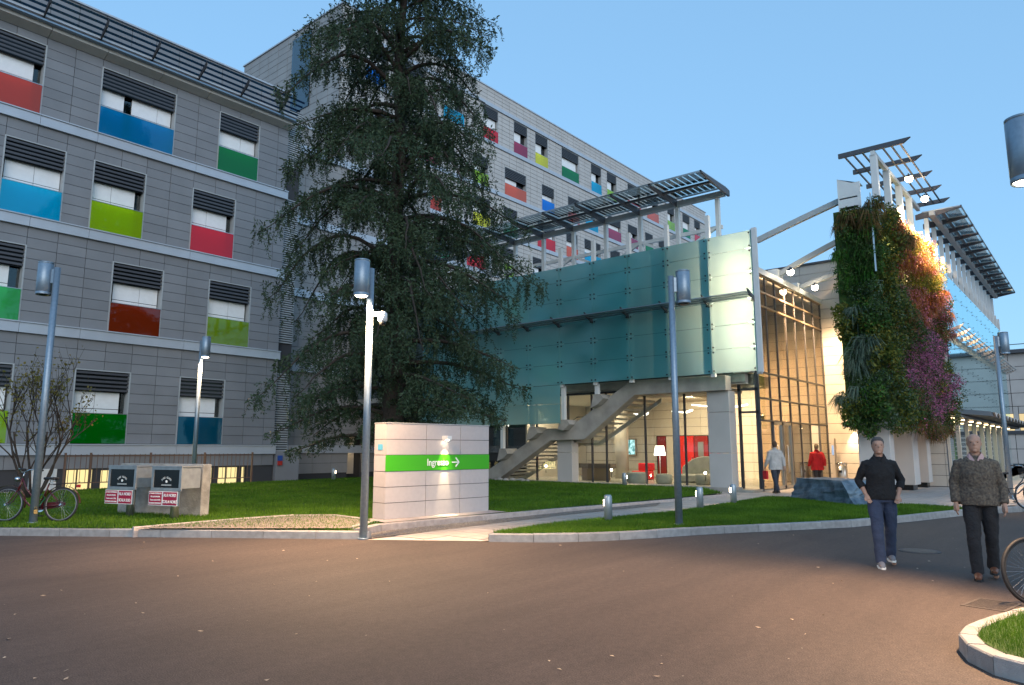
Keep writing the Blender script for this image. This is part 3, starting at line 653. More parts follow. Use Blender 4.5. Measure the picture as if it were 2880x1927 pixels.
# ------------------------------------------------------------------ entrance pavilion (left of the gate) and its twin on the right
PV = thing('entrance_pavilion', (28, 14, 0), 'entrance pavilion with hanging frosted teal glass screen above a lit lobby', 'building')
RB = thing('glass_screen_building', (60, 6, 0), 'long building on the right with pale glass screen and blade sunshade under a solar canopy', 'building')
def boxP(mb, P, u0, u1, w0, w1, z0, z1):
    a, b = P(u0, w0, z0), P(u1, w1, z1)
    return mb.box(*sorted((a[0], b[0])), *sorted((a[1], b[1])), *sorted((a[2], b[2])))
PL = lambda u, w, z: (25.0-w, u, z)      # wall plane X=25, u runs along Y
PR = lambda u, w, z: (u, 5.3-w, z)       # wall plane Y=5.3, u runs along X
def screen_front(parent, P, us, zs, wsc, mat, shade_z, c0=0, sgn=1, near=True, zpost=9.98, wroof=(.5, 2.6), zroof=11.2, rods=3, deep=.55):
    """hanging screen of glass panes with bolts, posts, rails, blade sunshade and the solar canopy"""
    bolts = MB()
    n = len(us)-1
    for i in range(n):
        a, b = us[i], us[i+1]
        for j in range(len(zs)-1):
            m = MB(); boxP(m, P, a+.006, b-.006, wsc, wsc+.018, zs[j]+.006, zs[j+1]-.006)
            m.build('screen_pane', mat, parent)
    for u in us:
        for z in zs:
            for du in ((-.09, .09) if near else (-.09,)):
                for dz in (-.09, .09):
                    if zs[0] <= z+dz <= zs[-1] and us[0] < u+du*sgn < us[-1]+.2:
                        p = Vector(P(u+du, wsc+.018, z+dz)); q = Vector(P(u+du, wsc+.05, z+dz)); bolts.cyl(p, q, .032 if near else .013, n=6, smooth=False)
    bolts.build('bolt', m_dark, parent, kind='stuff')
    for i, u in enumerate(us):
        m = MB(); boxP(m, P, u-.075, u+.075, wsc-.20, wsc-.05, zs[0]-.1, zpost if i >= c0 else zs[-1]+.05)
        m.build('screen_post', m_white, parent)
        if i >= c0: m = MB(); boxP(m, P, u-.07, u+.07, .30 if near else .06, .46 if near else .22, zs[-1]-.3, zroof-.28); m.build('canopy_post', m_white, parent)
    m = MB(); boxP(m, P, us[c0]-.3, us[-1]+.1, .30, .50, zroof-.26, zroof-.06); m.build('canopy_beam', m_grey, parent)
    m = MB(); boxP(m, P, us[c0]-.1, us[-1]+.1, .18, .28, zpost-.22, zpost-.08); m.build('rail', m_white, parent)
    m = MB()
    for i in range(c0, n-1):
        u, v = us[i], us[i+1]
        if i % 2: u, v = v, u
        m.bar(P(u, .40, zs[-1]-.1), P(v, .40, zpost-.15), .10, .10)
    if near: m.build('brace', m_white, parent)
    # sunshade
    u0, u1 = us[0], us[-1]
    for i, u in enumerate(us):
        t = .05
        pts = [P(u-t/2, wsc+.03, shade_z-.06), P(u-t/2, wsc+.03, shade_z+.10), P(u-t/2, wsc+deep+.10, shade_z+.30), P(u-t/2, wsc+deep-.08, shade_z+.10)]
        off = Vector(P(1,0,0))-Vector(P(0,0,0))
        m = MB(); m.ex(pts, off*t); m.build('shade_bracket', m_slat if near else m_panel3, parent)
    for k in range(rods):
        w = wsc+.12+k*(deep-.12)/max(1, rods-1); z = shade_z+.09+k*.035
        m = MB(); boxP(m, P, u0, u1, w, w+(.20 if near else .035), z, z+.03); m.build('shade_blade', m_pole if near else m_grey, parent)
    # solar canopy: modules with cells, frames, cross beams
    w0, w1 = wroof
    if c0: us = [us[c0]-.4]+us[c0+1:]; n = len(us)-1
    for i in range(n):
        a, b = us[i], us[i+1]
        m = MB(); boxP(m, P, a+.05, b-.05, w0+.05, w1-.05, zroof+.02, zroof+.034); md = m.build('solar_module', m_glass, parent)
        m = MB(); cw = (b-a-.16)/8
        for c in range(8):
            for r_ in range(2):
                wa = w0+.10+r_*(w1-w0-.1)/2; boxP(m, P, a+.08+c*cw+.03, a+.08+(c+1)*cw-.03, wa, wa+(w1-w0-.42)/2, zroof+.036, zroof+.046)
        m.build('solar_cell', m_solar, md, kind='stuff')
        m = MB(); boxP(m, P, a, a+.05, w0, w1, zroof, zroof+.05); boxP(m, P, b-.05, b, w0, w1, zroof, zroof+.05); boxP(m, P, a, b, w1-.05, w1, zroof, zroof+.05); boxP(m, P, a, b, w0, w0+.05, zroof, zroof+.05)
        m.build('module_frame', m_steel, md)
    for u in us:
        m = MB(); m.ex([P(u-.04,w0-.25,zroof-.05),P(u-.04,w0-.25,zroof-.27),P(u-.04,w0+.3,zroof-.24),P(u-.04,w1,zroof-.06),P(u-.04,w1,zroof-.005),P(u-.04,w0,zroof-.005)], (Vector(P(1,0,0))-Vector(P(0,0,0)))*.08)
        m.build('canopy_arm', m_slat, parent)
    m = MB(); wm = (w0+w1)/2; boxP(m, P, us[0], us[-1], wm-.05, wm+.05, zroof-.09, zroof-.01); m.build('canopy_purlin', m_slat, parent)

zsL = [4.20, 5.03, 5.86, 6.70, 7.64, 8.46, 9.10]
usL = [8.88+1.64*i for i in range(11)]
screen_front(PV, PL, usL, zsL, 1.48, m_screen, 6.62, c0=1)
# lower apron of the screen on the left bays
for i in range(5, 10):
    a, b = usL[i], usL[i+1]
    for z0, z1 in ((2.62,3.42),(3.42,4.19)):
        m = MB(); boxP(m, PL, a+.006, b-.006, 1.48, 1.498, z0+.006, z1-.006); m.build('screen_pane', m_screen, PV)
m = MB(); boxP(m, PL, 8.70, 8.86, 1.44, 1.56, 4.15, 9.14); m.build('end_post', m_white, PV)
usR = [33.6+1.64*i for i in range(14)]
screen_front(RB, PR, usR, [3.3,4.2,5.1,5.9,6.7,7.5,8.3,9.0], .50, m_screen2, 6.35, near=False, wroof=(.0,1.45), zroof=11.55, rods=4, deep=.55, zpost=9.9)

# solid parts of the pavilion
m_walld = M('wall_dark_render', (.10,.12,.115), .7, var=.15, scale=1.5, ws=True)
MB().box(25.05, 27.2, 10.9, 33.0, 4.35, 8.9).build('upper_storey', m_walld, PV); MB().box(27.2, 33.25, 14.5, 33.0, 4.35, 8.9).build('upper_storey', m_panelw, PV)
MB().box(24.85, 27.3, 10.6, 33.0, 8.9, 9.15).build('roof_slab', m_grey, PV)
MB().box(25.02, 27.4, 9.95, 33.0, 4.0, 4.33).build('floor_slab', m_conc, PV); MB().box(27.4, 33.25, 14.3, 33.0, 4.0, 4.33).build('floor_slab', m_conc, PV)
MB().box(24.95, 25.35, 10.35, 10.85, 4.33, 8.9).build('corner_wall', m_walld, PV)
for z0, z1 in ((4.33,5.0),(5.01,5.85),(5.86,6.62),(6.85,7.6),(7.61,8.9)): MB().box(24.9, 25.3, 9.68, 10.34, z0, z1).build('corner_panel', m_panelw, PV)  # pale panels added to catch the fill light behind the end bay
MB().box(24.2, 24.4, 9.5, 10.1, 9.0, 9.06).build('bay_fill_strip', m_strip, PV); light('SPOT', 'bay_fill_lamp', (24.25, 9.6, 8.95), 220, (1,.78,.5), PV, to=(24.5, 9.85, 4), cone=100, blend=.8, size=.1)  # glowing strip and spot added to make the frosted end bay shine cream
light('AREA', 'bay_fill_area', (24.75, 9.45, 6.6), 330, (1,.84,.60), PV, to=(23.5, 9.25, 6.6), sx=.25, sy=4.4)  # tall fill light added behind the glass to even out that glow
MB().box(24.80, 24.88, 9.32, 9.60, 4.4, 8.8).build('bay_fill_strip', m_panelw, PV)  # pale bar added as a mount for the fill light
m_ceil = M('lobby_ceiling', (.62,.60,.52), .7); m_floor = M('lobby_floor', (.34,.33,.29), .25, var=.1)
MB().box(25.1, 27.4, 9.95, 14.3, 3.94, 3.99).build('ceiling', m_ceil, PV); MB().box(25.1, 33.2, 14.3, 26, 3.94, 3.99).build('ceiling', m_ceil, PV)
MB().box(24.4, 33.3, 9.6, 26, .0, .20).build('lobby_floor', m_floor, PV)
# concrete ledge under the glazing
MB().box(24.35, 24.98, 10.2, 22, .0, .26).build('plinth', m_conc, PV)
# lit back wall of stoneware panels, X = 33.3, shared with the court
doorsH = [(17.0,18.05,.2,2.28),(15.8,17.0,.2,2.28),(14.6,15.75,.2,2.28)]
facade(PV, 'y', 33.3, 5.12, 22.5, [(.12,4.0),(4.0,10.0)], 2.6, .42, [(14.5,18.1,.2,2.28),(19.3,19.95,1.3,2.1)], m_panelw, cap=210, gap=.016, name='court_panel')
MB().box(33.36, 33.6, 5.12, 33, 0, 10.0).build('court_wall', m_joint, PV)
MB().box(33.6, 34.2, 5.4, 33, 0, 10.0).build('court_wall_core', m_panelw, PV)
MB().box(33.2, 34.25, 5.08, 33, 10.0, 10.08).build('wall_capping', m_slat, PV)
MB().box(28, 33.2, 22.4, 22.5, .2, 4).build('lobby_end_wall', m_panelw, PV)
m_red = M('door_red', (.55,.02,.015), .35, coat=.3); m_redd = M('door_dark_red', (.22,.012,.012), .35)
for y0, y1, mm in ((16.0,17.0,m_red),(15.25,15.95,m_redd),(14.55,15.2,m_red)):
    d = MB().box(33.24, 33.30, y0, y1, .22, 2.24).build('door', mm, PV)
    if mm is m_redd or y0 < 15: MB().box(33.20, 33.235, y0+.22, y1-.2, 1.25, 1.95).build('door_window', m_steel, d)
    MB().box(33.18, 33.23, y0+.06, y0+.10, .9, 1.2).build('handle', m_steel, d)
MB().box(33.25, 33.31, 17.05, 17.5, .22, 2.24).build('wall_panel', m_panelw, PV); MB().box(33.24, 33.31, 17.55, 18.0, .22, 2.24).build('door', m_redd, PV)
tvm, tvn, tvl, tvo = _new('screen_picture'); te = tvn.new('ShaderNodeEmission'); tn = tvn.new('ShaderNodeTexNoise'); tn.inputs['Scale'].default_value = 5
tr_ = tvn.new('ShaderNodeValToRGB'); tr_.color_ramp.elements[0].position = .35; tr_.color_ramp.elements[0].color = (.02,.16,.15,1); tr_.color_ramp.elements[1].color = (.6,.95,.95,1); tr_.color_ramp.elements[1].position = .6
tvl.new(tn.outputs['Fac'], tr_.inputs[0]); tvl.new(tr_.outputs[0], te.inputs[0]); te.inputs[1].default_value = 1.3; tvl.new(te.outputs[0], tvo.inputs[0])
tv = thing('television', (33.25, 19.6, 1.3), 'flat television showing a blue green picture on the lobby back wall', 'television')
MB().box(33.18, 33.26, 19.22, 20.02, 1.22, 2.14).build('casing', M('tv_case', (.25,.2,.15), .5), tv); MB().box(33.165, 33.178, 19.3, 19.94, 1.32, 2.08).build('display', tvm, tv)
MB().cyl((30.2,18.3,.2),(30.2,18.3,3.95), .33, n=28).build('round_column', m_panelw, PV)
# storefront: mullions and panes below the stair
ml = [10.95,12.35,14.05,15.85,16.55,17.75,19.45,21.2,23.2,25.6]
for a in ml: m = MB(); m.box(24.96, 25.05, a-.03, a+.03, .2, 3.95); m.build('mullion', m_dark, PV)
for a, b in zip(ml, ml[1:]): MB().box(25.0, 25.012, a+.03, b-.03, .22, 3.93).build('storefront_pane', m_glass, PV)
MB().box(24.97, 25.04, 10.95, 26, .2, .25).build('sill', m_dark, PV); MB().box(24.96, 25.05, 10.95, 26, 3.86, 3.95).build('head_rail', m_dark, PV)
# narrow side light between pillar and entrance glass
for z0, z1 in ((.25,2.9),(2.95,3.7),(3.75,4.6)):
    MB().box(25.3, 25.31, 9.72, 10.25, z0, z1).build('side_pane', m_glass if z1 < 3.8 else m_glassd, PV)
MB().box(25.26, 25.34, 9.62, 9.71, .1, 4.65).box(25.26, 25.34, 10.26, 10.36, .1, 4.65).box(25.26, 25.34, 9.62, 10.36, 2.88, 2.96).box(25.26, 25.34, 9.62, 10.36, 3.7, 3.78).box(25.26, 25.34, 9.62, 10.36, .1, .2).build('side_frame', m_dark, PV)
# pillars
for y0, y1, z1, x0 in ((10.32,11.15,3.66,24.38),(17.2,17.95,1.98,24.45)):
    for a, b in ((.12,1.45),(1.46,2.9),(2.91,4.3)):
        if a < z1: MB().box(x0, 24.93, y0, y1, a, min(b, z1)).build('pillar', m_panel3, PV, bevel=.01)
MB().box(24.42, 24.9, 10.45, 11.05, 3.66, 4.2).build('pillar_head', m_conc, PV)
# external stair
ST = thing('concrete_stair', (24.3, 16, 0), 'external concrete stair rising behind the frosted screen in front of the lobby', 'stair')
prof = [(22.15,.15),(21.45,.72),(18.2,2.45),(17.1,2.46),(14.15,4.22),(10.3,4.19),(10.3,3.66),(14.0,3.66),(16.35,1.98),(18.05,1.95),(21.2,.12)]
MB().ex([(24.1, y, z) for y, z in prof], (.5,0,0)).build('stringer', m_conc, ST, bevel=.015)
for y in (15.44, 17.08, 18.72, 20.36):
    zt = {15.44:3.74, 17.08:2.78, 18.72:2.52, 20.36:1.62}[y]
    tz = lambda q: float(np.interp(q, [10.3,14.15,17.1,18.2,21.45], [4.19,4.22,2.46,2.45,.72]))
    MB().ex([(23.70, y-.30, tz(y-.30)-.06),(23.70, y-.16, zt),(23.70, y+.16, zt),(23.70, y+.30, tz(y+.30)-.06),(23.70, y, tz(y)-.12)], (.80,0,0)).build('haunch', m_conc, ST)
    m = MB(); m.box(23.67, 23.83, y-.075, y+.075, zt, 4.15); m.build('screen_post', m_white, PV)
def steps(n, y0, z0, y1, z1):
    for k in range(n):
        y = y0+(y1-y0)*(k+.5)/n; z = z0+(z1-z0)*(k+1)/n
        MB().box(24.62, 26.3, y-.17, y+.17, z-.075, z).build('step', m_conc, ST)
steps(11, 21.4, .2, 18.1, 2.0); steps(10, 17.1, 2.0, 14.0, 3.75)
MB().ex([(26.3,21.5,.05),(26.3,18.0,1.75),(26.3,17.0,1.75),(26.3,14.0,3.5),(26.3,14.0,3.68),(26.3,17.05,1.93),(26.3,18.05,1.93),(26.3,21.5,.25)], (.06,0,0)).build('inner_stringer', m_panelw, ST)
MB().box(24.62, 26.3, 17.05, 18.1, 1.86, 1.98).build('landing', m_conc, ST); MB().box(24.62, 26.3, 10.6, 14.0, 3.68, 3.82).build('landing', m_conc, ST)
MB().tube([(26.2,21.6,1.2),(26.2,18.1,3.0),(26.2,17.0,3.0),(26.2,14.3,4.6)], .02, 6).build('handrail', m_dark, ST)
rk = MB()
for i in range(9): rk.sphere((23.9+random.uniform(-.2,.1), 20.8-i*.22, .26), random.uniform(.09,.16), 7, (1,1.2,.8))
tag(rk.build('rubble', m_conc), 'small rounded stones heaped at the foot of the concrete stair', 'stones'); bpy.data.objects['rubble']['kind'] = 'stuff'
# entrance glazing, plane Y = 9.6
vx = [25.35,26.5,27.5,28.6,29.7,30.9,32.1,33.2]; hz = [.14,2.62,3.42,4.38,6.9,7.45,8.08]
for a, b in zip(vx, vx[1:]):
    for z0, z1 in zip(hz, hz[1:]):
        if (a, z0) == (30.9, .14): continue
        MB().box(a+.02, b-.02, 9.6, 9.612, z0+.02, z1-.02).build('entrance_pane', m_entry, PV)
for x in vx: MB().box(x-.02, x+.02, 9.57, 9.65, .12, 8.1).build('mullion', m_slat, PV)
for z in hz[1:]: MB().box(25.35, 33.2, 9.565, 9.66, z-.03, z+.03).build('transom', M('transom_bronze', (.35,.26,.18), .4, metal=.4) if z > 6 else m_slat, PV)
MB().box(25.3, 33.3, 9.5, 10.0, 8.1, 8.32).build('edge_beam', m_white, PV)
MB().box(25.0, 33.25, 9.9, 14.6, 8.32, 8.4).build('court_roof', m_grey, PV)
for x0, x1 in ((25.6,26.8),(27.3,28.6),(29.2,30.6),(31.0,32.2)):
    MB().box(x0, x1, 9.70, 9.78, 8.06, 8.095).build('strip_light', m_strip, PV)
for x in (26.3, 28.2, 30.2, 32.0): light('SPOT', 'strip_lamp', (x, 10.1, 7.95), 520, (1,.72,.42), PV, to=(x, 10.8, 0), cone=85, blend=.8, size=.08)
for x, y in ((28.5,11.5),(29.5,14.5)): light('SPOT', 'atrium_lamp', (x, y, 7.9 if y < 10 else 3.85), 900, (1,.76,.46), PV, to=(33.3, y, 2.2), cone=110, blend=.8, size=.15)
light('SPOT', 'atrium_lamp', (27.2, 10.15, 7.6), 2900, (1,.70,.40), PV, to=(33.3, 10.7, 2.0), cone=62, blend=.9, size=.12)
# entrance doors
for x0 in (26.55, 27.55):
    d = MB().box(x0, x0+.05, 9.55, 9.66, .14, 2.6).box(x0+.85, x0+.9, 9.55, 9.66, .14, 2.6).box(x0, x0+.9, 9.55, 9.66, .14, .24).box(x0, x0+.9, 9.55, 9.66, 2.5, 2.6).build('door_frame', m_steel, PV)
    MB().tube([(x0+.12,9.5,.7),(x0+.12,9.46,.75),(x0+.12,9.46,1.7),(x0+.12,9.5,1.75)], .018, 6).build('door_handle', m_steel, d)
MB().box(31.0, 31.06, 9.7, 10.9, .14, 2.6).box(31.0, 32.1, 10.9, 10.95, .14, 2.6).build('draught_lobby', m_dark, PV)
MB().box(31.3, 31.7, 10.85, 10.89, .9, 2.3).build('red_notice', m_red, PV)
# wall lights on the court wall and behind the entrance glass
def sconce(loc, d, label, e=170):
    t = thing('wall_light', loc, label, 'wall light', 'small up and down lights of the entrance court')
    x, y, z = loc; ox, oy = d
    MB().box(x-.06+ox*.07, x+.06+ox*.07, y-.06+oy*.07, y+.06+oy*.07, z-.09, z+.09).build('housing', m_steel, t)
    MB().box(x-.05+ox*.07, x+.05+ox*.07, y-.05+oy*.07, y+.05+oy*.07, z-.10, z-.091).build('lens', m_lamp, t)
    MB().box(x-.05+ox*.07, x+.05+ox*.07, y-.05+oy*.07, y+.05+oy*.07, z+.091, z+.10).build('lens', m_lamp, t)
    light('SPOT', 'down_lamp', (x+ox*.09, y+oy*.09, z-.13), e*2.2, parent=t, cone=72, blend=.9, size=.03, to=(x-ox*.02, y-oy*.02, z-2))
    light('SPOT', 'up_lamp', (x+ox*.09, y+oy*.09, z+.13), e, parent=t, cone=50, blend=.9, size=.03, to=(x, y, z+2))
sconce((33.24, 8.5, 2.62), (-1,0), 'wall light shining down the pale court wall beside the litter bin')
sconce((33.24, 11.4, 2.75), (-1,0), 'wall light on the panelled wall above the dark inner doorway')
sconce((26.4, 9.9, 2.75), (-.5,0), 'wall light behind the entrance glass left of the glass doors')
# lobby luminaires and furniture
def pendant(x, y, z, ang, n, lab):
    t = thing('pendant_lamp', (x,y,z), lab, 'pendant lamp', 'white bent pendant lamps of the lobby')
    c, s = math.cos(R(ang)), math.sin(R(ang)); m = MB()
    p = [(-.62,.12),(-.5,.17),(0,.02),(.5,.17),(.62,.12),(.48,.02),(0,-.13),(-.48,.02)]
    m.ex([(x+a*c-b*s, y+a*s+b*c, z+abs(a)*.12) for a, b in p], (0,0,.05)); m.build('shade', m_pend, t)
    MB().cyl((x,y,z+.05),(x,y,3.94), .006, n=5).build('cord', m_dark, t)
for i, (x, y, z, a) in enumerate([(26.9,15.2,3.0,60),(26.9,13.3,3.05,70),(28.2,12.9,3.35,100),(28.6,11.9,3.3,95),(27.6,21.2,2.95,80),(26.6,22.6,2.7,50)]):
    pendant(x, y, z, a, i, ['winged pendant lamp left of the stair top in the lobby','winged pendant lamp beside the slim pole line in the lobby','long bent pendant near the lobby ceiling','long bent pendant nearest the tall pillar','bent pendant seen under the glass apron behind the low stair','small pendant at the far left end of the lobby'][i])
for x, y in ((26.4,12.2),(29,15.5),(28.5,18.5),(28.5,21.5)): light('AREA', 'ceiling_lamp', (x, y, 3.9), 105, (1,.83,.56), PV, sx=1.2, sy=1.2)
m_sofa = M('sofa_grey', (.36,.35,.30), .9, var=.1, bump=.2); m_brown = M('pouf_brown', (.13,.10,.08), .9); m_redf = M('red_fabric', (.55,.01,.02), .8)
def pouf(x, y, r, h, mat, lab):
    o = MB().lathe((x,y,.2), [(r*.8,0),(r*.95,.06),(r,h*.5),(r*.97,h*.85),(r*.85,h*.98),(r*.5,h)], 20).build('pouf', mat); tag(o, lab, 'pouf', 'low round seats of the lobby')
pouf(25.9,15.0,.42,.46,m_sofa,'pale low pouf left of the brown one behind the glazing'); pouf(26.9,15.6,.45,.44,m_brown,'dark brown pouf beside the round column'); pouf(26.7,14.2,.34,.40,m_sofa,'small grey pouf in the middle below the floor lamp'); pouf(27.1,12.7,.32,.42,m_sofa,'grey pouf in front of the curved sofa'); pouf(26.2,11.5,.38,.46,m_sofa,'pale pouf next to the tall pillar')
sf = thing('sofa', (28.2,13,.2), 'grey sofa with a high curved back in the lobby', 'sofa')
cv = [(28.6, 14.2-.18*i) for i in range(14)]
m = MB(); top = [(28.75, 14.4-i*.2, .55+.75*math.sin(PI*min(1,(i+1.2)/13))**.8) for i in range(13)]
m.ex([(28.7,14.4,.2)]+[(28.7,y,z) for _,y,z in top]+[(28.7,12.0,.2)], (.22,0,0)); m.build('backrest', m_sofa, sf, bevel=.03)
m = MB().ex([(27.9,14.3,.22),(27.9,14.3,.55),(27.9,12.1,.55),(27.9,12.1,.22)], (.82,0,0)); m.build('seat', m_sofa, sf, bevel=.06)
a_ = thing('armchair', (29.5,17.4,.2), 'red armchair behind the brown pouf in the lobby', 'armchair')
MB().box(29.2,29.9,16.4,17.2,.2,.6).build('seat', m_redf, a_, bevel=.04); MB().box(29.8,30.0,16.4,17.2,.6,.95).build('backrest', m_redf, a_, bevel=.04)
ds = thing('reception_desk', (27.8,17,.2), 'brown reception desk seen through glass beside the low pillar', 'desk')
MB().box(27.4,27.9,17.2,18.9,.75,.95).build('counter', m_brown, ds); MB().box(27.5,27.55,17.3,18.8,.2,.75).build('front_panel', m_redf if False else M('desk_wood', (.22,.15,.10), .5), ds)
def floorlamp(x, y, h, r, lab):
    t = thing('floor_lamp', (x,y,.2), lab, 'floor lamp', 'lit floor lamps of the lobby')
    MB().cyl((x,y,.2),(x,y,.23), .16, n=20).build('base', m_white, t); MB().cyl((x,y,.23),(x,y,h), .015, n=8).build('stem', m_white, t)
    MB().cyl((x,y,h),(x,y,h+.42), r, r*.72, n=24).build('lamp_shade', m_pend, t)
floorlamp(28.9, 15.55, 1.32, .26, 'lit floor lamp with white shade in front of the brown panelled wall'); floorlamp(31.5, 22.0, 1.45, .20, 'small distant floor lamp at the left end of the lobby')
def ball(x, y, z, lab):
    t = thing('garden_spot', (x,y,z), lab, 'spotlight', 'tiny bright spots at the foot of the lobby glass')
    MB().cyl((x,y,z-.3),(x,y,z-.05), .012, n=6).build('spike', m_dark, t); MB().sphere((x,y,z), .05, 10).build('bulb', m_lamp, t)
ball(25.7,19.5,.85,'bright spot under the low stair flight'); ball(25.4,15.9,.75,'bright spot left of the slim dark mullion by the desk'); ball(25.3,11.75,.72,'bright spot beside the tall pillar')
# facade band behind the shutters of the right building
m_shut = M('shutter', (.30,.33,.36), .4, metal=.5); m_green = M('green_wall_paint', (.22,.40,.10), .7)
MB().box(33.5, 60, 5.3, 20, 2.9, 9.5).build('upper_storey', m_panel2, RB)
MB().box(33.6, 60, 4.8, 5.32, 2.95, 3.05).build('ledge', m_slat, RB)
MB().box(34.2, 60, 8.3, 8.4, 0, 2.9).build('green_back_wall', m_green, RB)
s_ = MB()
for k in range(26): s_.box(34.6, 36.6, 5.32, 5.36, .2+k*.1, .285+k*.1)
s_.build('roller_shutter', m_shut, RB)
for i in range(9):
    x = 34.2+i*2.6 if i else 34.1
    MB().box(x, x+.12, 5.1, 5.25, .1, 2.9).build('slim_post', m_panelw, RB)
    o = MB().cyl((x+.3,5.0,2.84),(x+.3,5.0,2.9), .09, n=14).build('downlight', m_warm, RB)
    light('SPOT', 'post_lamp', (x+.2, 5.0, 2.8), 55, (1,.75,.42), RB, to=(x+.1, 5.1, 0), cone=80, blend=.7, size=.05)
MB().box(37, 60, 5.35, 5.36, .1, 2.85).build('shopfront_pane', m_glass, RB)
light('AREA', 'shop_lamp', (44, 7, 2.8), 160, (.9,1,.6), RB, sx=12, sy=1)
MB().box(33.45, 34.1, 5.2, 5.4, 0, 3.1).build('end_pier', m_panelw, RB)
CP = thing('entrance_canopy', (40, 4.5, 3), 'low flat canopy over the lit side passage on the far right', 'canopy')
MB().prism([(33.7,5.2),(38.5,4.1),(62,4.1),(62,5.2)], 3.08, 3.28).build('canopy_deck', m_slat, CP)
for i in range(14):
    x = 39.5+i*1.6; MB().ex([(x,4.08,3.28),(x+1.2,4.08,3.28),(x+.6,4.08,3.08)], (0,-.06,0)).build('canopy_tooth', m_panel3, CP)
# far building closing the street
FB = thing('far_building', (95, -2, 0), 'distant low grey building with a row of lit windows at the right edge', 'building')
hf = [(-14+i*2.0, -14+i*2.0+1.5, 3.6, 5.4) for i in range(13)]
facade(FB, 'y', 95, -16, 14, [(.0,3.2),(3.2,6.2),(6.2,12.0)], 4.0, 1.4, hf, m_panel3, cap=120, gap=.06, name='cladding_panel')
backing(FB, 'y', 95, -16, 14, 0, 12, hf); MB().box(96.2, 106, -16, 14, 0, 11.9).build('core', m_joint, FB)
for i, h in enumerate(hf):
    w_ = MB().box(95.3, 95.34, h[0], h[1], h[2], h[3]).build('window', E('window_glow_'+str(i), (1,.78,.42), random.uniform(.3,1.2)) if i % 4 else m_void, FB)
    MB().box(95.2, 95.28, h[0]+.72, h[0]+.8, h[2], h[3]).build('window_frame', m_dark, w_)
MB().box(94.8, 95.1, -16, 14, 3.2, 3.55).build('ledge', m_slat, FB)
MB().box(94.4, 95.3, -16, 14, 12.0, 12.4).box(94.4,94.5,-16,14,12.9,12.98).build('roof_edge', m_slat, FB)
FG_ = thing('gate', (70, 1.5, 0), 'dark slatted gate beyond the parked bicycles at the right edge', 'gate')
for k in range(7): MB().box(69.9, 70, -6, 3.6, .4+k*.36, .66+k*.36).build('slat', m_slat, FG_)
MB().box(69.85,70.05,-6,-5.8,0,3).box(69.85,70.05,3.5,3.7,0,3).build('post', m_dark, FG_)

# ------------------------------------------------------------------ street lamps
def street_lamp(x, y, z, side, label, lit=0., h=5.1, hr=.142, hh_=.70, cone=150, camera=False, aim=None):
    """silver tube post with a cylinder head held off to one side (side: direction vector)"""
    t = thing('street_lamp', (x,y,z), label, 'street lamp', 'silver tube street lamps with cylinder heads')
    d = Vector((side[0], side[1], 0)).normalized(); hx, hy = x+d.x*.245, y+d.y*.245; zt = z+h
    MB().cyl((x,y,z-.05),(x,y,zt-.12), .072, .060, n=20).build('pole', m_pole, t)
    MB().cyl((x,y,z),(x,y,z+.03), .10, n=20).build('base_ring', m_pole, t)
    MB().bar((x,y,zt-.30),(hx-d.x*.1,hy-d.y*.1,zt-.30), .05, .30).build('arm', m_pole, t)
    r = hr
    MB().lathe((hx,hy,zt-hh_), [(r-.02,.06),(r-.008,.0),(r,.012),(r,.05),(r-.006,.055),(r-.006,.065),(r,.07),(r,hh_-.05),(r-.006,hh_-.045),(r-.006,hh_-.035),(r,hh_-.03),(r,hh_-.01),(r-.02,hh_)], 28).build('lamp_head', m_pole, t)
    MB().sphere((hx,hy,zt-hh_+.03), r-.024, 20, (1,1,.42)).build('lens', m_flood if lit else m_void, t)
    if lit: light('SPOT', 'street_lamp_light', (hx,hy,zt-hh_-.06), lit, (1,.63,.34), t, cone=cone, blend=.6, size=.11, to=aim)
    if camera:
        MB().bar((x+RT.x*.05,y+RT.y*.05,zt-1.0),(x+RT.x*.2,y+RT.y*.2,zt-1.0), .05, .08).build('camera_arm', m_white, t)
        MB().lathe((x+RT.x*.24,y+RT.y*.24,zt-1.15), [(.05,.0),(.085,.03),(.085,.16),(.05,.2)], 16).build('dome_camera', m_white, t)
        MB().sphere((x+RT.x*.24,y+RT.y*.24,zt-1.16), .065, 12).build('camera_dome', m_void, t)
    return t
street_lamp(8.36, 10.46, .0, (-.75,-.1), 'lit street lamp in front of the green striped entrance sign', lit=2900, camera=True)
street_lamp(4.99, 16.49, .15, (-RT.x,-RT.y), 'unlit street lamp at the kerb that the red bicycle is chained to', h=5.3)
street_lamp(13.02, 6.63, .13, (RT.x,RT.y), 'unlit street lamp on the lawn island in front of the lobby')
street_lamp(11.38, 23.01, .2, (RT.x*.6-FW.x*.4,RT.y*.6-FW.y*.4), 'small distant lit street lamp behind the concrete hydrant wall', lit=900)
street_lamp(26.42, 2.48, .1, (RT.x,RT.y), 'unlit street lamp beside the parked bicycles on the far right', h=5.1)
street_lamp(8.77, .22, .13, (-RT.x,-RT.y), 'lit street lamp head cut by the right edge above the big bicycle wheel', lit=3600, h=4.83, cone=116, aim=(6.0,3.4,0))

